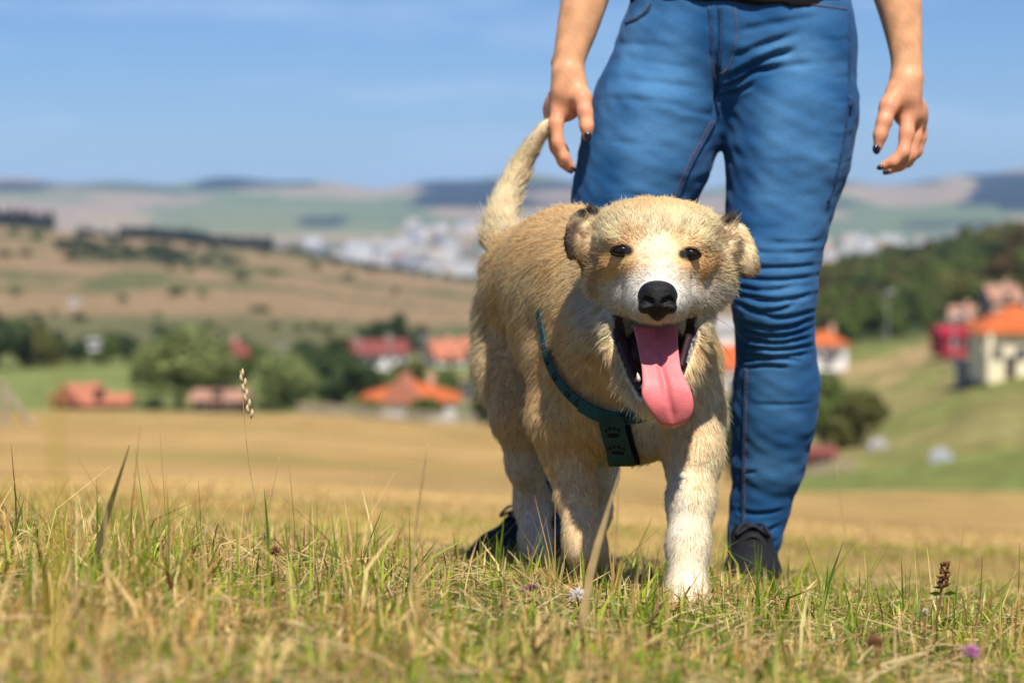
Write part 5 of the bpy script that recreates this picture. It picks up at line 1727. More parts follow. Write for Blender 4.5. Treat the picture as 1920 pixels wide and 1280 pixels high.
# trunk, neck and head above the frame
BF.chain([J(1390, -60, 3.87, 0.105), J(1390, -250, 3.88, 0.10), J(1390, -420, 3.89, 0.115)], 0.05, sc=(1.3, 0.85, 1))
BF.chain([J(1390, -440, 3.90, 0.06), J(1390, -540, 3.90, 0.05)], 0.03)
BF.chain([J(1240, -455, 3.90, 0.05), J(1390, -480, 3.90, 0.05), J(1540, -455, 3.90, 0.05)], 0.03)
BF.ell(P(1390, -660, 3.88), (0.072, 0.092, 0.112), 0.02)
BF.ell(P(1390, -610, 3.83), (0.05, 0.045, 0.06), 0.03)
BF.cone(P(1390, -650, 3.795), P(1390, -632, 3.772), 0.010, 0.013, 0.012)
for s_ in (-1, 1):
    BF.ell(P(1390 + s_ * 92, -650, 3.90), (0.010, 0.022, 0.030), 0.01)
    BF.ell(P(1390 + s_ * 38, -664, 3.800), (0.016, 0.014, 0.009), 0.012)
BF.ell(P(1390, -598, 3.785), (0.020, 0.012, 0.008), 0.008)
# legs inside the trousers, ankles and feet
BF.chain([(p_, r_ - 0.016) for p_, r_ in [J(*q) for q in LEG_R[:-1]]], 0.02)
BF.chain([(p_, r_ - 0.016) for p_, r_ in [J(*q) for q in LEG_L[:-1]]], 0.02)
BF.ell(P(1388, 50, WD + 0.03), (0.15, 0.09, 0.12), 0.05)
ankR = P(1412, 1030, 3.885); ankL = P(1018, 1000, 4.14)
gR = float(ground_z(ankR[0], ankR[1])); gL = float(ground_z(ankL[0], ankL[1]))
BF.chain([(ankR, 0.027), (np.array((ankR[0], ankR[1], gR + 0.07)), 0.030), (np.array((ankR[0] - 0.005, ankR[1] - 0.10, gR + 0.035)), 0.026)], 0.02)
BF.chain([(ankL, 0.027), (np.array((ankL[0] - 0.01, ankL[1], gL + 0.075)), 0.030), (np.array((ankL[0] - 0.10, ankL[1] - 0.05, gL + 0.035)), 0.026)], 0.02)
bv, bf = BF.surface()
bv = relax(bv, bf, 2, 0.45)
m_skinp = nmat('warm_skin', (0.60, 0.30, 0.165), 0.5, 0.35, noise=[(40, 0.05, 3), (12, 0.06, 2)], bump=(300, 0.12, 0.0008))
_b = m_skinp.node_tree.nodes['Principled BSDF']
_b.inputs['Subsurface Weight'].default_value = 0.18
_b.inputs['Subsurface Radius'].default_value = (0.012, 0.005, 0.003)
_b.inputs['Subsurface Scale'].default_value = 1.0
# hands redder than the forearms
bpx, bpy_ = proj(bv)
hand = sstep(120, 210, bpy_) * ((bpx < 1115) | (bpx > 1625)) * (bpy_ < 400)
sk = np.array((0.72, 0.375, 0.19)) * (1 - hand[:, None]) + np.array((0.70, 0.31, 0.17)) * hand[:, None]
sk = sk * (1 + 0.10 * noise3(bv, 0.028, 4) + 0.05 * noise3(bv, 0.009, 6))[:, None]
skin_mat = nmat('warm_skin_tone', rough=0.5, spec=0.35, attr='Col', noise=[(40, 0.05, 3), (12, 0.06, 2)], bump=(300, 0.12, 0.0008))
_b = skin_mat.node_tree.nodes['Principled BSDF']
_b.inputs['Subsurface Weight'].default_value = 0.15
_b.inputs['Subsurface Radius'].default_value = (0.010, 0.004, 0.0025)
_b.inputs['Subsurface Scale'].default_value = 1.0
pbody = mesh_obj('body', bv, bf, skin_mat, person, True)
set_col(pbody, sk)
bpy.data.materials.remove(m_skinp)

# ---- face: eyes and lips
m_eyew = nmat('eye_white', (0.75, 0.73, 0.70), 0.2, 0.5)
m_iris = nmat('brown_iris', (0.05, 0.025, 0.012), 0.15, 0.5)
m_lips = nmat('rose_lips', (0.50, 0.17, 0.14), 0.4, 0.4)
def bead(name, c, r, mat, nu=14, nv_=9):
    V = []
    for i in range(nv_ + 1):
        t = math.pi * i / nv_
        for j in range(nu):
            a = 2 * math.pi * j / nu
            V.append(np.asarray(c) + np.array((r[0] * math.sin(t) * math.cos(a), -r[1] * math.cos(t), r[2] * math.sin(t) * math.sin(a))))
    Fc = [(i * nu + j, (i + 1) * nu + j, (i + 1) * nu + (j + 1) % nu, i * nu + (j + 1) % nu) for i in range(nv_) for j in range(nu)]
    o = mesh_obj(name, V, Fc, mat, None, True)
    o.parent = pbody
    return o
for s_ in (-1, 1):
    ec = BF.hit(1390 + s_ * 38, -664, 3.6, 3.95)
    bead('eye', ec + np.array((0, 0.003, 0)), (0.0125, 0.006, 0.0055), m_eyew)
    bead('iris', ec + np.array((0, -0.0005, 0)), (0.0055, 0.0035, 0.0055), m_iris)
    bead('eyebrow', BF.hit(1390 + s_ * 40, -690, 3.6, 3.95), (0.018, 0.003, 0.0035), m_iris)
lc = BF.hit(1390, -598, 3.6, 3.95)
bead('upper_lip', lc + np.array((0, 0.001, 0.003)), (0.021, 0.005, 0.0045), m_lips)
bead('lower_lip', lc + np.array((0, 0.001, -0.004)), (0.018, 0.005, 0.0055), m_lips)

# ---- dark nail varnish
m_nail = nmat('dark_purple_nail_varnish', (0.012, 0.006, 0.018), 0.18, 0.6)
def nail(px, py, D, rx, rz, ang=0.0, ry=0.004):
    c = P(px, py, D)
    V = []; nu, nv_ = 12, 7
    for i in range(nv_ + 1):
        t = math.pi * i / nv_
        for j in range(nu):
            a = 2 * math.pi * j / nu
            x, z_ = rx * math.sin(t) * math.cos(a), rz * math.sin(t) * math.sin(a)
            V.append(c + np.array((x * math.cos(ang) - z_ * math.sin(ang), -ry * math.cos(t), x * math.sin(ang) + z_ * math.cos(ang))))
    Fc = [(i * nu + j, (i + 1) * nu + j, (i + 1) * nu + (j + 1) % nu, i * nu + (j + 1) % nu) for i in range(nv_) for j in range(nu)]
    o = mesh_obj('fingernail', V, Fc, m_nail, None, True)
    o.parent = pbody
nail(1102, 256, 3.763, 0.0062, 0.0085, 0.05)
nail(1643, 280, 3.763, 0.0062, 0.0085, 0.2)
nail(1650, 314, 3.776, 0.0058, 0.0042, 0.4)
nail(1661, 323, 3.816, 0.0058, 0.0042, 0.4)
nail(1075, 317, 3.790, 0.0035, 0.0055, 0.6)
nail(1070, 321, 3.830, 0.0035, 0.0050, 0.6)

# ---- shirt
SF = Field((-0.02, 3.66, 0.74), (0.74, 4.10, 1.36), 0.006)
SF.chain([J(1390, 0, 3.865, 0.138), J(1390, -120, 3.865, 0.122), J(1390, -250, 3.88, 0.116), J(1390, -410, 3.89, 0.128)], 0.05, sc=(1.28, 0.96, 1))
SF.chain([J(1240, -455, 3.90, 0.058), J(1390, -470, 3.90, 0.058), J(1540, -455, 3.90, 0.058)], 0.03)
SF.chain([J(1230, -450, 3.90, 0.070), J(1180, -430, 3.90, 0.068), J(1152, -300, 3.90, 0.060)], 0.03)
SF.chain([J(1550, -450, 3.90, 0.070), J(1600, -430, 3.90, 0.068), J(1628, -300, 3.90, 0.060)], 0.03)
SF.ell(P(1390, -520, 3.885), (0.075, 0.09, 0.06), 0.01, 'cut')
sl, X, Y, Z = SF.sub((-1, 3, 0), (2, 5, 2))
hemz = float(P(1390, 8, 3.74)[2])
SF.F[sl] = np.maximum(SF.F[sl], np.broadcast_to(hemz - Z + 0.006 * np.sin(X * 22 + 1.0) + 0.05 * np.abs(X - 0.36) * (np.abs(X - 0.36) > 0.12), SF.F[sl].shape).astype(np.float32))
sv, sf = SF.surface()
sv = relax(sv, sf, 3, 0.5)
sv = sv + vnormals(sv, sf) * (0.003 * noise3(sv, 0.08, 4))[:, None]
mesh_obj('shirt', sv, sf, nmat('black_cotton', (0.012, 0.011, 0.014), 0.85, 0.2, noise=[(80, 0.2, 3)], bump=(200, 0.3, 0.001)), person, True)
# hair
HF = Field((0.22, 3.70, 1.20), (0.50, 4.12, 1.62), 0.006)
HF.ell(P(1390, -690, 3.93), (0.088, 0.095, 0.105), 0.02)
HF.chain([J(1390, -640, 3.97, 0.07), J(1390, -480, 3.98, 0.05)], 0.04)
HF.ell(P(1390, -640, 3.79), (0.066, 0.07, 0.10), 0.015, 'cut')
hv_, hf_ = HF.surface()
mesh_obj('hair', hv_, hf_, nmat('brown_hair', (0.05, 0.03, 0.018), 0.55, 0.4, noise=[(30, 0.3, 3)], bump=(120, 0.5, 0.003)), person, True)

# ---- shoes: black trainers with laces
m_shoe = nmat('black_mesh_trainer', (0.010, 0.010, 0.012), 0.75, 0.3, noise=[(200, 0.4, 2)], bump=(350, 0.6, 0.0015))
m_sole = nmat('black_rubber_sole', (0.016, 0.016, 0.018), 0.65, 0.35)
m_lace = nmat('black_lace', (0.014, 0.014, 0.018), 0.7, 0.3)
m_tab = nmat('shiny_navy_pull_tab', (0.02, 0.022, 0.045), 0.25, 0.5)
m_sock = nmat('pale_lilac_sock', (0.55, 0.52, 0.60), 0.8, 0.2)
def shoe(heel, direction, g):
    """trainer from heel point along direction on the ground at height g"""
    d = np.array((direction[0], direction[1], 0.0)); d /= np.linalg.norm(d)
    sd = np.array((-d[1], d[0], 0.0))
    def Q(l, s, z_):
        return np.array((heel[0], heel[1], g)) + d * l + sd * s + np.array((0, 0, z_))
    allp = np.array([Q(-0.06, -0.07, -0.03), Q(0.28, -0.07, 0.15), Q(-0.06, 0.07, -0.03), Q(0.28, 0.07, 0.15)])
    F_ = Field(allp.min(0) - 0.02, allp.max(0) + 0.02, 0.0036)
    F_.chain([(Q(0.0, 0, 0.045), 0.038), (Q(0.08, 0, 0.047), 0.042), (Q(0.15, 0, 0.040), 0.042), (Q(0.205, 0.002, 0.032), 0.034)], 0.02)
    F_.chain([(Q(0.02, 0, 0.06), 0.038), (Q(0.03, 0, 0.105), 0.040)], 0.02)
    F_.chain([(Q(0.07, 0, 0.09), 0.030), (Q(0.14, 0, 0.062), 0.028)], 0.02)
    F_.ell(Q(0.03, 0, 0.155), (0.034, 0.034, 0.034), 0.008, 'cut')
    v, f = F_.surface()
    v[:, 2] = np.maximum(v[:, 2], g + 0.012)
    up = mesh_obj('shoe', relax(v, f, 1, 0.3), f, m_shoe, person, True)
    # sole slab
    out = []
    for t in np.linspace(0, 2 * math.pi, 36, endpoint=False):
        l = 0.085 + 0.155 * math.cos(t); wdt = 0.043 + 0.007 * math.cos(t)
        out.append((l, wdt * math.sin(t)))
    V = [Q(l, s, -0.01) for l, s in out] + [Q(l, s, 0.017) for l, s in out] + [Q(l * 0.985 + 0.001, s * 0.95, 0.022) for l, s in out]
    n = len(out)
    Fc = [(i, (i + 1) % n, n + (i + 1) % n, n + i) for i in range(n)] + [(n + i, n + (i + 1) % n, 2 * n + (i + 1) % n, 2 * n + i) for i in range(n)] + [tuple(range(n - 1, -1, -1)), tuple(2 * n + i for i in range(n))]
    o = mesh_obj('sole', V, Fc, m_sole); o.parent = up
    for k in range(5):
        l = 0.085 + 0.020 * k
        zt = 0.122 - 0.0135 * k
        V, Fc = tube(catmull([Q(l, -0.026, zt - 0.018), Q(l + 0.006, 0, zt + 0.002), Q(l, 0.026, zt - 0.018)], 9), 0.0032, 6)
        o = mesh_obj('lace', V, Fc, m_lace, None, True); o.parent = up
    for s in (-1, 1):
        V, Fc = tube(catmull([Q(0.082, 0, 0.122), Q(0.092, 0.016 * s, 0.126), Q(0.104, 0.027 * s, 0.110), Q(0.093, 0.016 * s, 0.116), Q(0.086, 0, 0.122)], 16), 0.0028, 6)
        o = mesh_obj('lace_bow', V, Fc, m_lace, None, True); o.parent = up
    V, Fc = tube([Q(-0.030, 0, 0.10), Q(-0.042, 0, 0.125), Q(-0.040, 0, 0.142), Q(-0.030, 0, 0.148)], [0.010, 0.012, 0.011, 0.006], 8)
    o = mesh_obj('pull_tab', V, Fc, m_tab, None, True); o.parent = up
    V, Fc = tube([Q(0.012, 0, 0.105), Q(0.012, 0, 0.165)], [0.036, 0.034], 16)
    o = mesh_obj('sock', V, Fc, m_sock, person, True)
    return up
shoe((ankR[0] + 0.002, ankR[1] + 0.03), (-0.10, -1.0), gR)
shoe((ankL[0] + 0.012, ankL[1] + 0.01), (-0.62, -0.78), gL)

# ------------------------------------------------------------------ meadow grass: uncountable short blades, one mass
m_grass = nmat('grass_blades', rough=0.55, spec=0.3, attr='Col', trans=0.32)
gr = np.random.default_rng(31)

def blades(n, dmin, dmax, hmin, hmax, wmin, wmax, lean, kind, dist='area', pad=0.12, wide=None):
    """returns verts, faces, colours of n blades between forward distances dmin..dmax, inside the view plus a margin"""
    u = gr.uniform(size=n)
    if dist == 'area':
        D = np.sqrt(dmin ** 2 + u * (dmax ** 2 - dmin ** 2))
    else:
        D = dmin + u * (dmax - dmin)
    half = D * (960.0 / FPX) * 1.12 + pad
    if wide:
        D = gr.uniform(dmin, dmax, n)
        half = np.full(n, wide)
    x = gr.uniform(-1, 1, n) * half
    # tufts: drag roots towards random tuft centres
    cellx = np.floor(x / 0.035); celly = np.floor(D / 0.035)
    jx = np.sin(cellx * 127.1 + celly * 311.7) * 43758.5453; jx -= np.floor(jx)
    jy = np.sin(cellx * 269.5 + celly * 183.3) * 43758.5453; jy -= np.floor(jy)
    pull = gr.uniform(0, 0.75, n)
    x = x * (1 - pull) + (cellx + 0.2 + 0.6 * jx) * 0.035 * pull
    D = D * (1 - pull) + (celly + 0.2 + 0.6 * jy) * 0.035 * pull
    if wide:
        near = (np.abs(x) < 0.45) & (D < 1.5) & (D > -0.4)
        x = np.where(near, x + np.sign(x + 1e-9) * 0.9, x)
    p3 = np.stack([x, D, 0 * x], -1)
    patch = noise3(p3, 0.55, 3) * 0.6 + noise3(p3, 0.21, 5) * 0.5
    z = ground_z(x, D)
    h = gr.uniform(hmin, hmax, n) * 0.88 * (1 + 0.5 * np.clip(noise3(p3, 0.22, 7), -1.3, 1.4)) * (1.0 + 0.35 * sstep(0.1, -0.6, x / np.maximum(D, 1.5) * 3.2))
    h *= 0.80 + 0.22 * jx
    w = gr.uniform(wmin, wmax, n)
    a = gr.uniform(0, 6.283, n)
    ld = np.stack([np.cos(a) + 0.25, np.sin(a), 0 * a], -1)          # lean direction, a slight common bias
    le = np.abs(gr.normal(0, lean, n))
    up = np.array((0, 0, 1.0))
    d0 = up + ld * (le * 0.5)[:, None]
    d1 = up * np.clip(1 - le, -0.25, 1)[:, None] + ld * (le * 1.5)[:, None]
    d0 /= np.linalg.norm(d0, axis=1, keepdims=True); d1 /= np.linalg.norm(d1, axis=1, keepdims=True)
    r0 = np.stack([x, D, z - 0.004], -1)
    p1 = r0 + d0 * (h * 0.5)[:, None]
    p2 = p1 + d1 * (h * 0.5)[:, None]
    fa = gr.uniform(0, 6.283, n)
    sd = np.stack([np.cos(fa), np.sin(fa), 0.25 * gr.normal(size=n)], -1)
    V = np.stack([r0 - sd * (w * 0.42)[:, None], r0 + sd * (w * 0.42)[:, None], p1 - sd * (w * 0.5)[:, None], p1 + sd * (w * 0.5)[:, None], p2 - sd * (w * 0.06)[:, None], p2 + sd * (w * 0.06)[:, None]], 1)
    base = (np.arange(n) * 6)[:, None]
    Fq = np.concatenate([base + np.array((0, 1, 3, 2)), base + np.array((2, 3, 5, 4))], 0)
    side = np.clip((x / half), -1, 1)
    gp = 0.54 + 0.46 * patch + 0.20 * side - 0.20 * sstep(3.3, 5.5, D)
    green = gr.uniform(size=n) < np.clip(gp, 0.08, 0.92)
    if kind == 'straw':
        green[:] = gr.uniform(size=n) < 0.06
    if kind == 'green':
        green[:] = gr.uniform(size=n) < 0.97
    t = gr.uniform(size=(n, 1))
    cg = np.array((0.10, 0.20, 0.010)) * (1 - t) + np.array((0.46, 0.52, 0.05)) * t
    cs = np.array((0.50, 0.29, 0.07)) * (1 - t) + np.array((0.95, 0.72, 0.31)) * t
    c = np.where(green[:, None], cg, cs)
    rust = gr.uniform(size=n) < 0.05
    c[rust] = np.array((0.20, 0.085, 0.03))
    c = c * np.clip(gr.normal(1, 0.16, n), 0.55, 1.5)[:, None]
    C = np.repeat(c[:, None, :], 6, 1)
    C[:, 4:] *= np.where(green, 1.1, 1.1)[:, None, None]
    return V.reshape(-1, 3), Fq, C.reshape(-1, 3)

def ring_blades(n, cx, cy, rx, ry, hmin, hmax):
    """a few taller blades standing round a foot"""
    V, Fq, C = blades(n, 2.6, 3.4, hmin, hmax, 0.0018, 0.0042, 0.6, 'mix')
    V = V.reshape(n, 6, 3)
    a = gr.uniform(0, 6.283, n); k = np.sqrt(gr.uniform(0.55, 2.6, n))
    nx, ny = cx + np.cos(a) * rx * k, cy + np.sin(a) * ry * k
    base = V[:, :1].mean(1)
    V = V + np.stack([nx - base[:, 0], ny - base[:, 1], ground_z(nx, ny) - ground_z(base[:, 0], base[:, 1])], -1)[:, None, :]
    return V.reshape(-1, 3), Fq, C

def grass_object(name, parts, label):
    Vs, Fs, Cs, o = [], [], [], 0
    for V, Fq, C in parts:
        Vs.append(V); Fs.append(Fq + o); Cs.append(C); o += len(V)
    g = mesh_obj(name, np.concatenate(Vs), np.concatenate(Fs), m_grass)
    set_col(g, np.clip(np.concatenate(Cs), 0, 1))
    tag(g, label, None, None, 'stuff')
    return g

grass_object('grass', [
    blades(26000, 1.5, 2.5, 0.016, 0.040, 0.0018, 0.0040, 0.65, 'mix'),
    blades(78000, 2.4, 4.3, 0.016, 0.044, 0.0016, 0.0038, 0.65, 'mix'),
    blades(30000, 1.6, 4.3, 0.008, 0.022, 0.0016, 0.0036, 1.0, 'mix'),
    blades(12000, 1.8, 3.9, 0.032, 0.066, 0.0024, 0.0056, 0.8, 'mix'),
    blades(1500, 2.0, 3.8, 0.06, 0.12, 0.0014, 0.0034, 0.5, 'mix'),
    blades(320, 2.3, 3.6, 0.08, 0.15, 0.0010, 0.0020, 0.35, 'straw'),
    blades(30000, 4.2, 6.5, 0.014, 0.040, 0.0026, 0.0052, 0.8, 'mix'),
    blades(26000, 6.3, 10, 0.012, 0.034, 0.004, 0.008, 0.9, 'mix', pad=0.3),
    blades(14000, 9.5, 18, 0.012, 0.034, 0.006, 0.012, 1.2, 'straw', pad=0.5),
    blades(120000, -1.0, 7.0, 0.014, 0.046, 0.003, 0.006, 0.75, 'mix', wide=4.2),
    ring_blades(900, P(1288, 1130, 3.12)[0], 3.10, 0.06, 0.07, 0.018, 0.048),
    ring_blades(900, P(1410, 1090, 3.75)[0], 3.74, 0.07, 0.09, 0.025, 0.065),
    ring_blades(900, P(1060, 1080, 3.5)[0], 3.50, 0.09, 0.12, 0.020, 0.060),
], 'short sunlit meadow grass, green blades mixed with dry straw')

# dry stalks and cut straw lying across the sward
def litter(n, dmin, dmax):
    D = np.sqrt(dmin ** 2 + gr.uniform(size=n) * (dmax ** 2 - dmin ** 2))
    half = D * (960.0 / FPX) * 1.12 + 0.1
    x = gr.uniform(-1, 1, n) * half
    z = ground_z(x, D) + gr.uniform(0.008, 0.034, n)
    a = gr.uniform(0, 6.283, n); tilt = gr.normal(0, 0.28, n)
    L = gr.uniform(0.025, 0.10, n); w = gr.uniform(0.0010, 0.0028, n)
    d = np.stack([np.cos(a), np.sin(a), tilt], -1)
    c = np.stack([x, D, z], -1)
    bend = np.stack([0 * a, 0 * a, gr.uniform(0, 0.006, n)], -1)
    s = np.stack([-np.sin(a) * 0.7, np.cos(a) * 0.7, gr.uniform(-0.7, 0.7, n)], -1)
    p0, p1, p2 = c - d * (L / 2)[:, None], c + bend, c + d * (L / 2)[:, None]
    V = np.stack([p0 - s * (w * .4)[:, None], p0 + s * (w * .4)[:, None], p1 - s * (w * .5)[:, None], p1 + s * (w * .5)[:, None], p2 - s * (w * .2)[:, None], p2 + s * (w * .2)[:, None]], 1)
    base = (np.arange(n) * 6)[:, None]
    Fq = np.concatenate([base + np.array((0, 1, 3, 2)), base + np.array((2, 3, 5, 4))], 0)
    t = gr.uniform(size=(n, 1))
    col = np.array((0.36, 0.22, 0.08)) * (1 - t) + np.array((0.74, 0.57, 0.30)) * t
    return V.reshape(-1, 3), Fq, np.repeat(col, 6, 0)
def leaflets(n, dmin, dmax):
    D = np.sqrt(dmin ** 2 + gr.uniform(size=n) * (dmax ** 2 - dmin ** 2))
    half = D * (960.0 / FPX) * 1.12 + 0.1
    x = gr.uniform(-1, 1, n) * half
    z = ground_z(x, D) + gr.uniform(0.006, 0.028, n)
    c = np.stack([x, D, z], -1)
    a = gr.uniform(0, 6.283, n)
    d = np.stack([np.cos(a), np.sin(a), gr.uniform(-0.2, 0.7, n)], -1); d /= np.linalg.norm(d, axis=1, keepdims=True)
    s = np.stack([-np.sin(a), np.cos(a), gr.uniform(-0.4, 0.4, n)], -1)
    L = gr.uniform(0.006, 0.014, n)[:, None]; w = gr.uniform(0.003, 0.006, n)[:, None]
    V = np.stack([c - d * L * .5, c + s * w * 0.8 - d * L * .2, c - s * w * 0.8 - d * L * .2, c + s * w + d * L * .2, c - s * w + d * L * .2, c + d * L * .5], 1)
    base = (np.arange(n) * 6)[:, None]
    Fq = np.concatenate([base + np.array((0, 1, 2, 2)), base + np.array((2, 1, 3, 4)), base + np.array((4, 3, 5, 5))], 0)[:, :]
    Fq = np.concatenate([base + np.array((2, 1, 3, 4)), base + np.array((0, 1, 2, 0)), base + np.array((4, 3, 5, 4))], 0)
    Fq = base + np.array((2, 1, 3, 4))
    t = gr.uniform(size=(n, 1))
    col = np.array((0.05, 0.12, 0.02)) * (1 - t) + np.array((0.16, 0.23, 0.04)) * t
    return V.reshape(-1, 3), Fq, np.repeat(col, 6, 0)
grass_object('straw_litter', [litter(9000, 1.3, 4.6)], 'cut straw and dead stalks lying in the meadow grass')
grass_object('clover_leaves', [leaflets(16000, 1.4, 4.2)], 'small green clover leaves low in the meadow grass')

# ------------------------------------------------------------------ single stalks that stand out of the sward
m_straw = nmat('dry_stalk', (0.58, 0.42, 0.19), 0.6, 0.25, noise=[(60, 0.2, 2)], trans=0.25)
m_greenb = nmat('green_blade', (0.13, 0.22, 0.03), 0.5, 0.3, noise=[(40, 0.2, 2)], trans=0.4)
m_dull = nmat('dull_olive_stalk', (0.15, 0.13, 0.05), 0.6, 0.25, noise=[(60, 0.2, 2)], trans=0.25)
m_yellow = nmat('yellow_blade', (0.62, 0.48, 0.06), 0.5, 0.3, noise=[(40, 0.15, 2)], trans=0.45)
m_brownst = nmat('brown_stalk', (0.24, 0.13, 0.06), 0.7, 0.2, noise=[(60, 0.2, 2)])

def stalk(label, tip, rootpx, D, mat, r=0.0011, bend=0.012, flat=False, name='grass_stalk', dD=0.0):
    b = ground_at(rootpx, D, 0.004)
    t = P(tip[0], tip[1], D + dD)
    m = (b + t) / 2 + np.array((bend, 0.004, bend * 0.4))
    pts3 = catmull([b, m, t], 14)
    e = empty(name, b, label, 'grass stalk')
    if flat:
        V = []
        for i, p in enumerate(pts3):
            w = r * (1.0 if i < 9 else max(0.08, 1 - (i - 8) / 5.5)) * 2
            s = np.array((1.0, 0.35, 0.1)) * w * 0.5
            V += [p - s, p + np.array((0, -0.0006, 0)), p + s]
        Fc = []
        for i in range(len(pts3) - 1):
            a = i * 3
            Fc += [(a, a + 1, a + 4, a + 3), (a + 1, a + 2, a + 5, a + 4)]
        mesh_obj('blade', V, Fc, mat, e, True)
    else:
        V, Fc = tube(pts3, list(np.linspace(r, r * 0.35, 14)), 6)
        mesh_obj('stem', V, Fc, mat, e, True)
    return e, pts3

# oat-like stalk with pale seed head
e, pp3 = stalk('tall thin stalk with a pale seed head left of the dog', (450, 694), 528, 3.04, m_straw, 0.0010, -0.012)
m_seed = nmat('pale_seed', (0.80, 0.62, 0.36), 0.6, 0.3, trans=0.35)
for k, (px, py) in enumerate([(452, 700), (455, 709), (457, 718), (459, 728), (460, 738), (463, 746), (465, 757), (467, 767), (470, 776)]):
    a = P(px, py, 3.04); s = (-1) ** k
    V, Fc = tube([a + np.array((0, 0, -0.006)), a + np.array((0.0018 * s, -0.001, -0.001)), a + np.array((0.0022 * s, -0.001, 0.003)), a + np.array((0.0018 * s, 0, 0.0065))], [0.0006, 0.0022, 0.0020, 0.0004], 7)
    mesh_obj('seed', V, Fc, m_seed, e, True)
for lab, tip, rp, D, mt, r, bd, fl in [
        ('broad dull olive blade leaning right near the left edge', (243, 834), 150, 2.55, m_dull, 0.0035, -0.004, True),
        ('thin pale stalk leaning right at the far left', (132, 886), 50, 2.95, m_straw, 0.0012, -0.006, False),
        ('thin straw stalk with straight tip below the seed head', (524, 857), 482, 3.02, m_straw, 0.0009, -0.004, False),
        ('long pale stalk standing upright left of the shoe', (802, 832), 764, 2.50, m_straw, 0.0023, -0.004, False),
        ('thin rusty stalk crossing another left of the seed head', (372, 900), 370, 3.02, m_brownst, 0.0007, 0.002, False),
        ('thin straw stalk crossing a rusty one left of the seed head', (392, 898), 380, 3.03, m_straw, 0.0007, -0.004, False),
        ('thick blurred straw stalk at the bottom left corner', (134, 1096), 212, 1.75, m_straw, 0.0030, -0.004, False),
        ('broad straw blade in front of the dog between its front legs', (1163, 880), 1082, 2.45, m_straw, 0.0040, -0.006, True),
        ('tall green blade right of the black shoe', (1582, 1012), 1540, 3.02, m_greenb, 0.0022, -0.004, True),
        ('short green blade beside the tall one right of the shoe', (1552, 1058), 1535, 3.02, m_greenb, 0.0020, 0.004, True),
        ('straw stalk leaning left far right of the shoe', (1600, 1095), 1586, 2.95, m_straw, 0.0013, 0.003, False),
        ('bent brown stalk leaning left near the right edge', (1842, 1040), 1822, 2.85, m_brownst, 0.0012, 0.006, False),
        ('thin brown stalk standing upright at the right edge', (1912, 1018), 1906, 2.85, m_brownst, 0.0010, 0.003, False),
        ('thin dark stalk leaning far right near the right edge', (1912, 1070), 1780, 2.80, m_brownst, 0.0010, -0.008, False),
        ('blurred pale stalk bent left behind the sward at right', (1660, 1058), 1735, 4.3, m_straw, 0.0022, 0.006, False),
        ('pale blurred stalk rising against the green strip at right', (1568, 868), 1612, 4.6, m_straw, 0.0014, -0.004, False),
        ('very blurred yellow blade standing close to the lens at left', (106, 640), 84, 1.05, m_yellow, 0.0019, 0.0, True),
        ('bright green blade leaning right below the black shoe', (820, 1012), 740, 2.90, m_greenb, 0.0024, -0.008, True),
        ('green stalk with side leaves left of the black shoe', (716, 955), 660, 3.00, m_greenb, 0.0013, -0.004, False),
        ('pale green blade pointing right at the left edge', (45, 935), 6, 2.9, m_greenb, 0.0020, -0.004, True),
        ('thin straw stalk left of the olive blade', (85, 905), 92, 3.0, m_straw, 0.0009, 0.003, False),
        ('pale straw stalk right of the crossed stalks', (455, 920), 468, 3.35, m_straw, 0.0015, 0.002, False),
        ('thin green blade pointing up left of the seed head root', (495, 912), 500, 3.0, m_greenb, 0.0016, 0.002, True),
        ('straw stalk leaning right over the dog hind paw', (1270, 1130), 1170, 2.80, m_straw, 0.0012, -0.006, False),
        ('bent straw stalk before the dog hind leg', (1058, 1000), 1030, 3.0, m_straw, 0.0014, 0.008, False),
        ('thin dark stalk leaning before the front paw', (1316, 1068), 1262, 2.95, m_brownst, 0.0009, -0.004, False),
        ('thin straw stalk against the field between dog legs', (1222, 972), 1165, 3.5, m_straw, 0.0010, -0.004, False),
        ('blurred straw stalk between the dog legs', (1160, 905), 1150, 4.0, m_straw, 0.0016, 0.002, False),
        ('blurred green blade rising bottom right of centre', (1482, 1150), 1440, 2.1, m_greenb, 0.0026, -0.004, True),
        ('blurred straw stalk slanting at bottom right', (1500, 1135), 1390, 2.2, m_straw, 0.0018, -0.006, False),
        ('broad yellow blade at bottom centre', (862, 1222), 1000, 1.95, m_yellow, 0.0030, 0.004, True)]:
    stalk(lab, tip, rp, D, mt, r, bd, fl)

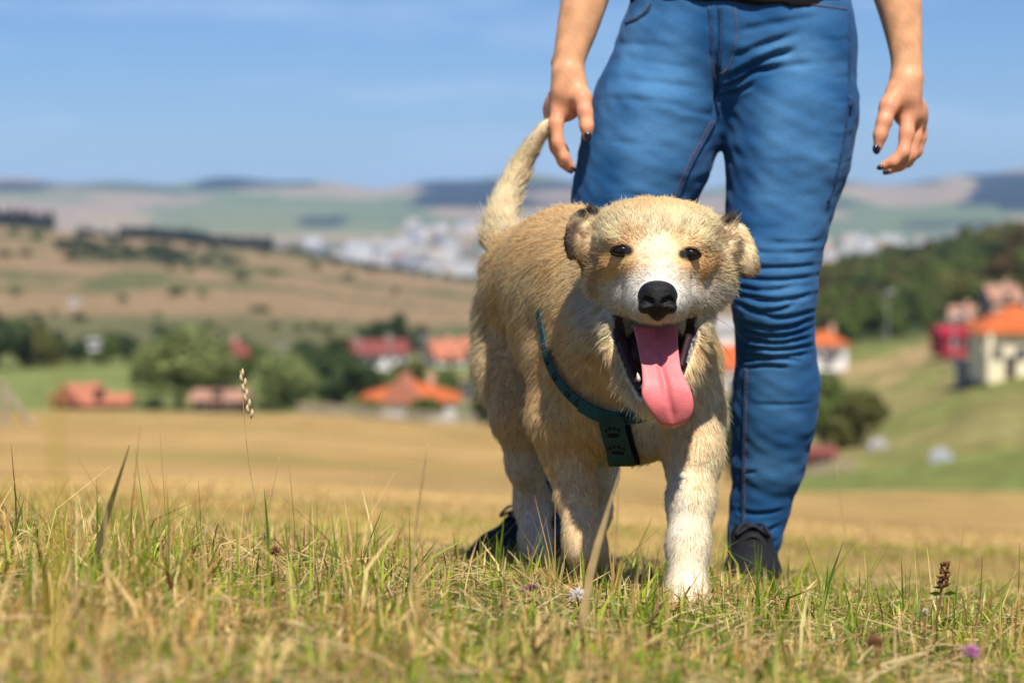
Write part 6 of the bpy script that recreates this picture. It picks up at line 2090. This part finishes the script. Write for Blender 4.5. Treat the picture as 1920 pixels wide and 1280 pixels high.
# ---- small meadow flowers
m_pinkp = nmat('pink_clover_petals', (0.62, 0.26, 0.50), 0.6, 0.2, noise=[(200, 0.2, 2)], trans=0.3)
m_whitep = nmat('white_clover_petals', (0.80, 0.72, 0.68), 0.6, 0.2, noise=[(200, 0.1, 2)], trans=0.3)
m_purp = nmat('purple_petals', (0.30, 0.07, 0.26), 0.6, 0.2, noise=[(200, 0.2, 2)], trans=0.3)
m_deadp = nmat('withered_brown_petals', (0.20, 0.09, 0.04), 0.8, 0.1, noise=[(200, 0.3, 2)], trans=0.2)
def flower(name, label, px, py, D, R, mat, seed, n=46, leaves=3):
    r = np.random.default_rng(seed)
    c = P(px, py, D)
    g = ground_at(px + r.uniform(-8, 8), D, 0.003)
    e = empty(name, g, label, 'flower')
    V, Fc = tube(catmull([g, (g + c) / 2 + np.array((0.003, 0, 0)), c - np.array((0, 0, R * 0.3))], 8), 0.0009, 6)
    mesh_obj('stem', V, Fc, m_greenb, e, True)
    mb = MB()
    for i in range(n):
        t = (i + 0.5) / n
        zz = 1 - 1.5 * t; a = i * 2.39996
        d = np.array((math.cos(a) * math.sqrt(max(0, 1 - zz * zz)), math.sin(a) * math.sqrt(max(0, 1 - zz * zz)), zz)) + r.normal(size=3) * 0.10
        d /= np.linalg.norm(d)
        L = R * r.uniform(0.85, 1.15)
        V, Fc = tube([c + d * L * 0.15, c + d * L * 0.65 + np.array((0, 0, L * 0.05)), c + d * L + np.array((0, 0, L * 0.10))], [R * 0.07, R * 0.15, R * 0.05], 5)
        mb.add(V, Fc)
    o = mesh_obj('flower_head', mb.v, mb.f, mat, e, True)
    for k in range(leaves):
        a = r.uniform(0, 6.28)
        q = g + np.array((math.cos(a) * 0.014, math.sin(a) * 0.014, 0.018))
        V = [q + np.array((math.cos(b) * 0.007, math.sin(b) * 0.006, 0.002 * math.cos(2 * b))) for b in np.linspace(0, 6.283, 9)[:-1]]
        mesh_obj('leaf', V, [tuple(range(8))], m_greenb, e)
flower('clover_flower', 'blurred pink clover flower in the bottom right corner', 1820, 1224, 2.25, 0.0085, m_pinkp, 1)
flower('clover_flower', 'white clover flower in the grass before the dog', 1083, 1118, 2.78, 0.0105, m_whitep, 2)
flower('clover_flower', 'small purple flower below the black shoe, left of a pair', 984, 1106, 2.92, 0.0050, m_purp, 3, 26)
flower('clover_flower', 'small purple flower below the black shoe, right of a pair', 999, 1102, 2.92, 0.0055, m_purp, 4, 26)
flower('clover_flower', 'tiny pale pink flower left of the selfheal near the right edge', 1735, 1146, 3.0, 0.0045, m_whitep, 5, 24)
flower('withered_flower', 'withered brown flower head in the left grass', 516, 1036, 2.98, 0.0085, m_deadp, 6)
flower('withered_flower', 'withered rusty flower head at bottom right', 1640, 1206, 2.45, 0.0085, m_deadp, 7)
# selfheal with whorled head
g = ground_at(1742, 2.82, 0.003); c = P(1768, 1078, 2.82)
e = empty('selfheal', g, 'selfheal plant with whorled brown purple head at right', 'flower')
V, Fc = tube(catmull([g, (g + c) / 2 + np.array((0.004, 0, 0)), c], 10), 0.0014, 6)
mesh_obj('stem', V, Fc, m_brownst, e, True)
for k in range(4):
    cz = c + np.array((0.0008 * k, 0, -0.014 + 0.0085 * k))
    mb = MB()
    for j in range(9):
        a = 6.283 * j / 9 + k
        d = np.array((math.cos(a), math.sin(a), 0.45 + 0.5 * math.sin(j * 2.7 + k)))
        V, Fc = tube([cz, cz + d * 0.0055, cz + d * (0.0092 - 0.0014 * k) * (1 + 0.25 * math.sin(j * 1.9 + k))], [0.0012, 0.0018, 0.0004], 5)
        mb.add(V, Fc)
    mesh_obj('whorl', mb.v, mb.f, m_deadp, e, True)
for s in (-1, 1):
    q = c + np.array((0, 0, -0.022))
    V = [q, q + np.array((0.008 * s, -0.002, 0.004)), q + np.array((0.017 * s, 0, 0.001)), q + np.array((0.008 * s, 0.004, -0.003))]
    mesh_obj('leaf', V, [(0, 1, 2, 3)], m_greenb, e)

# ------------------------------------------------------------------ haze: the summer air between here and the far hills
hz = MB()
hz.box((0, 7200, 0), (21000, 21000, 1))
hv = np.array(hz.v)
zmin = float(tv[:, 2].min()) - 2.0
zmax = max(float(tv[:, 2].max()) + 12.0, 30.0)
hv[:, 2] = np.where(hv[:, 2] > 0, zmax, zmin)
hv[:, :2] = np.where(hv[:, :2] == 0, 0, hv[:, :2])
m_haze = bpy.data.materials.new('haze_air')
m_haze.use_nodes = True
hn_ = m_haze.node_tree.nodes
hn_.clear()
h_out = hn_.new('ShaderNodeOutputMaterial')
h_vol = hn_.new('ShaderNodeVolumePrincipled')
h_vol.inputs['Color'].default_value = (0.40, 0.62, 1.0, 1)
h_vol.inputs['Density'].default_value = 5.4e-5
h_vol.inputs['Anisotropy'].default_value = -0.3
m_haze.node_tree.links.new(h_vol.outputs[0], h_out.inputs['Volume'])
hs = 16600.0
hv = np.array([(a * hs, b * hs, zmax if e > 0 else zmin) for a in (-1, 1) for b in (-1, 1) for e in (-1, 1)])
haze = mesh_obj('haze', hv, [(0, 1, 3, 2), (4, 6, 7, 5), (0, 4, 5, 1), (2, 3, 7, 6), (0, 2, 6, 4), (1, 5, 7, 3)], m_haze)
tag(haze, 'pale blue summer haze filling the valley air', None, None, 'stuff')
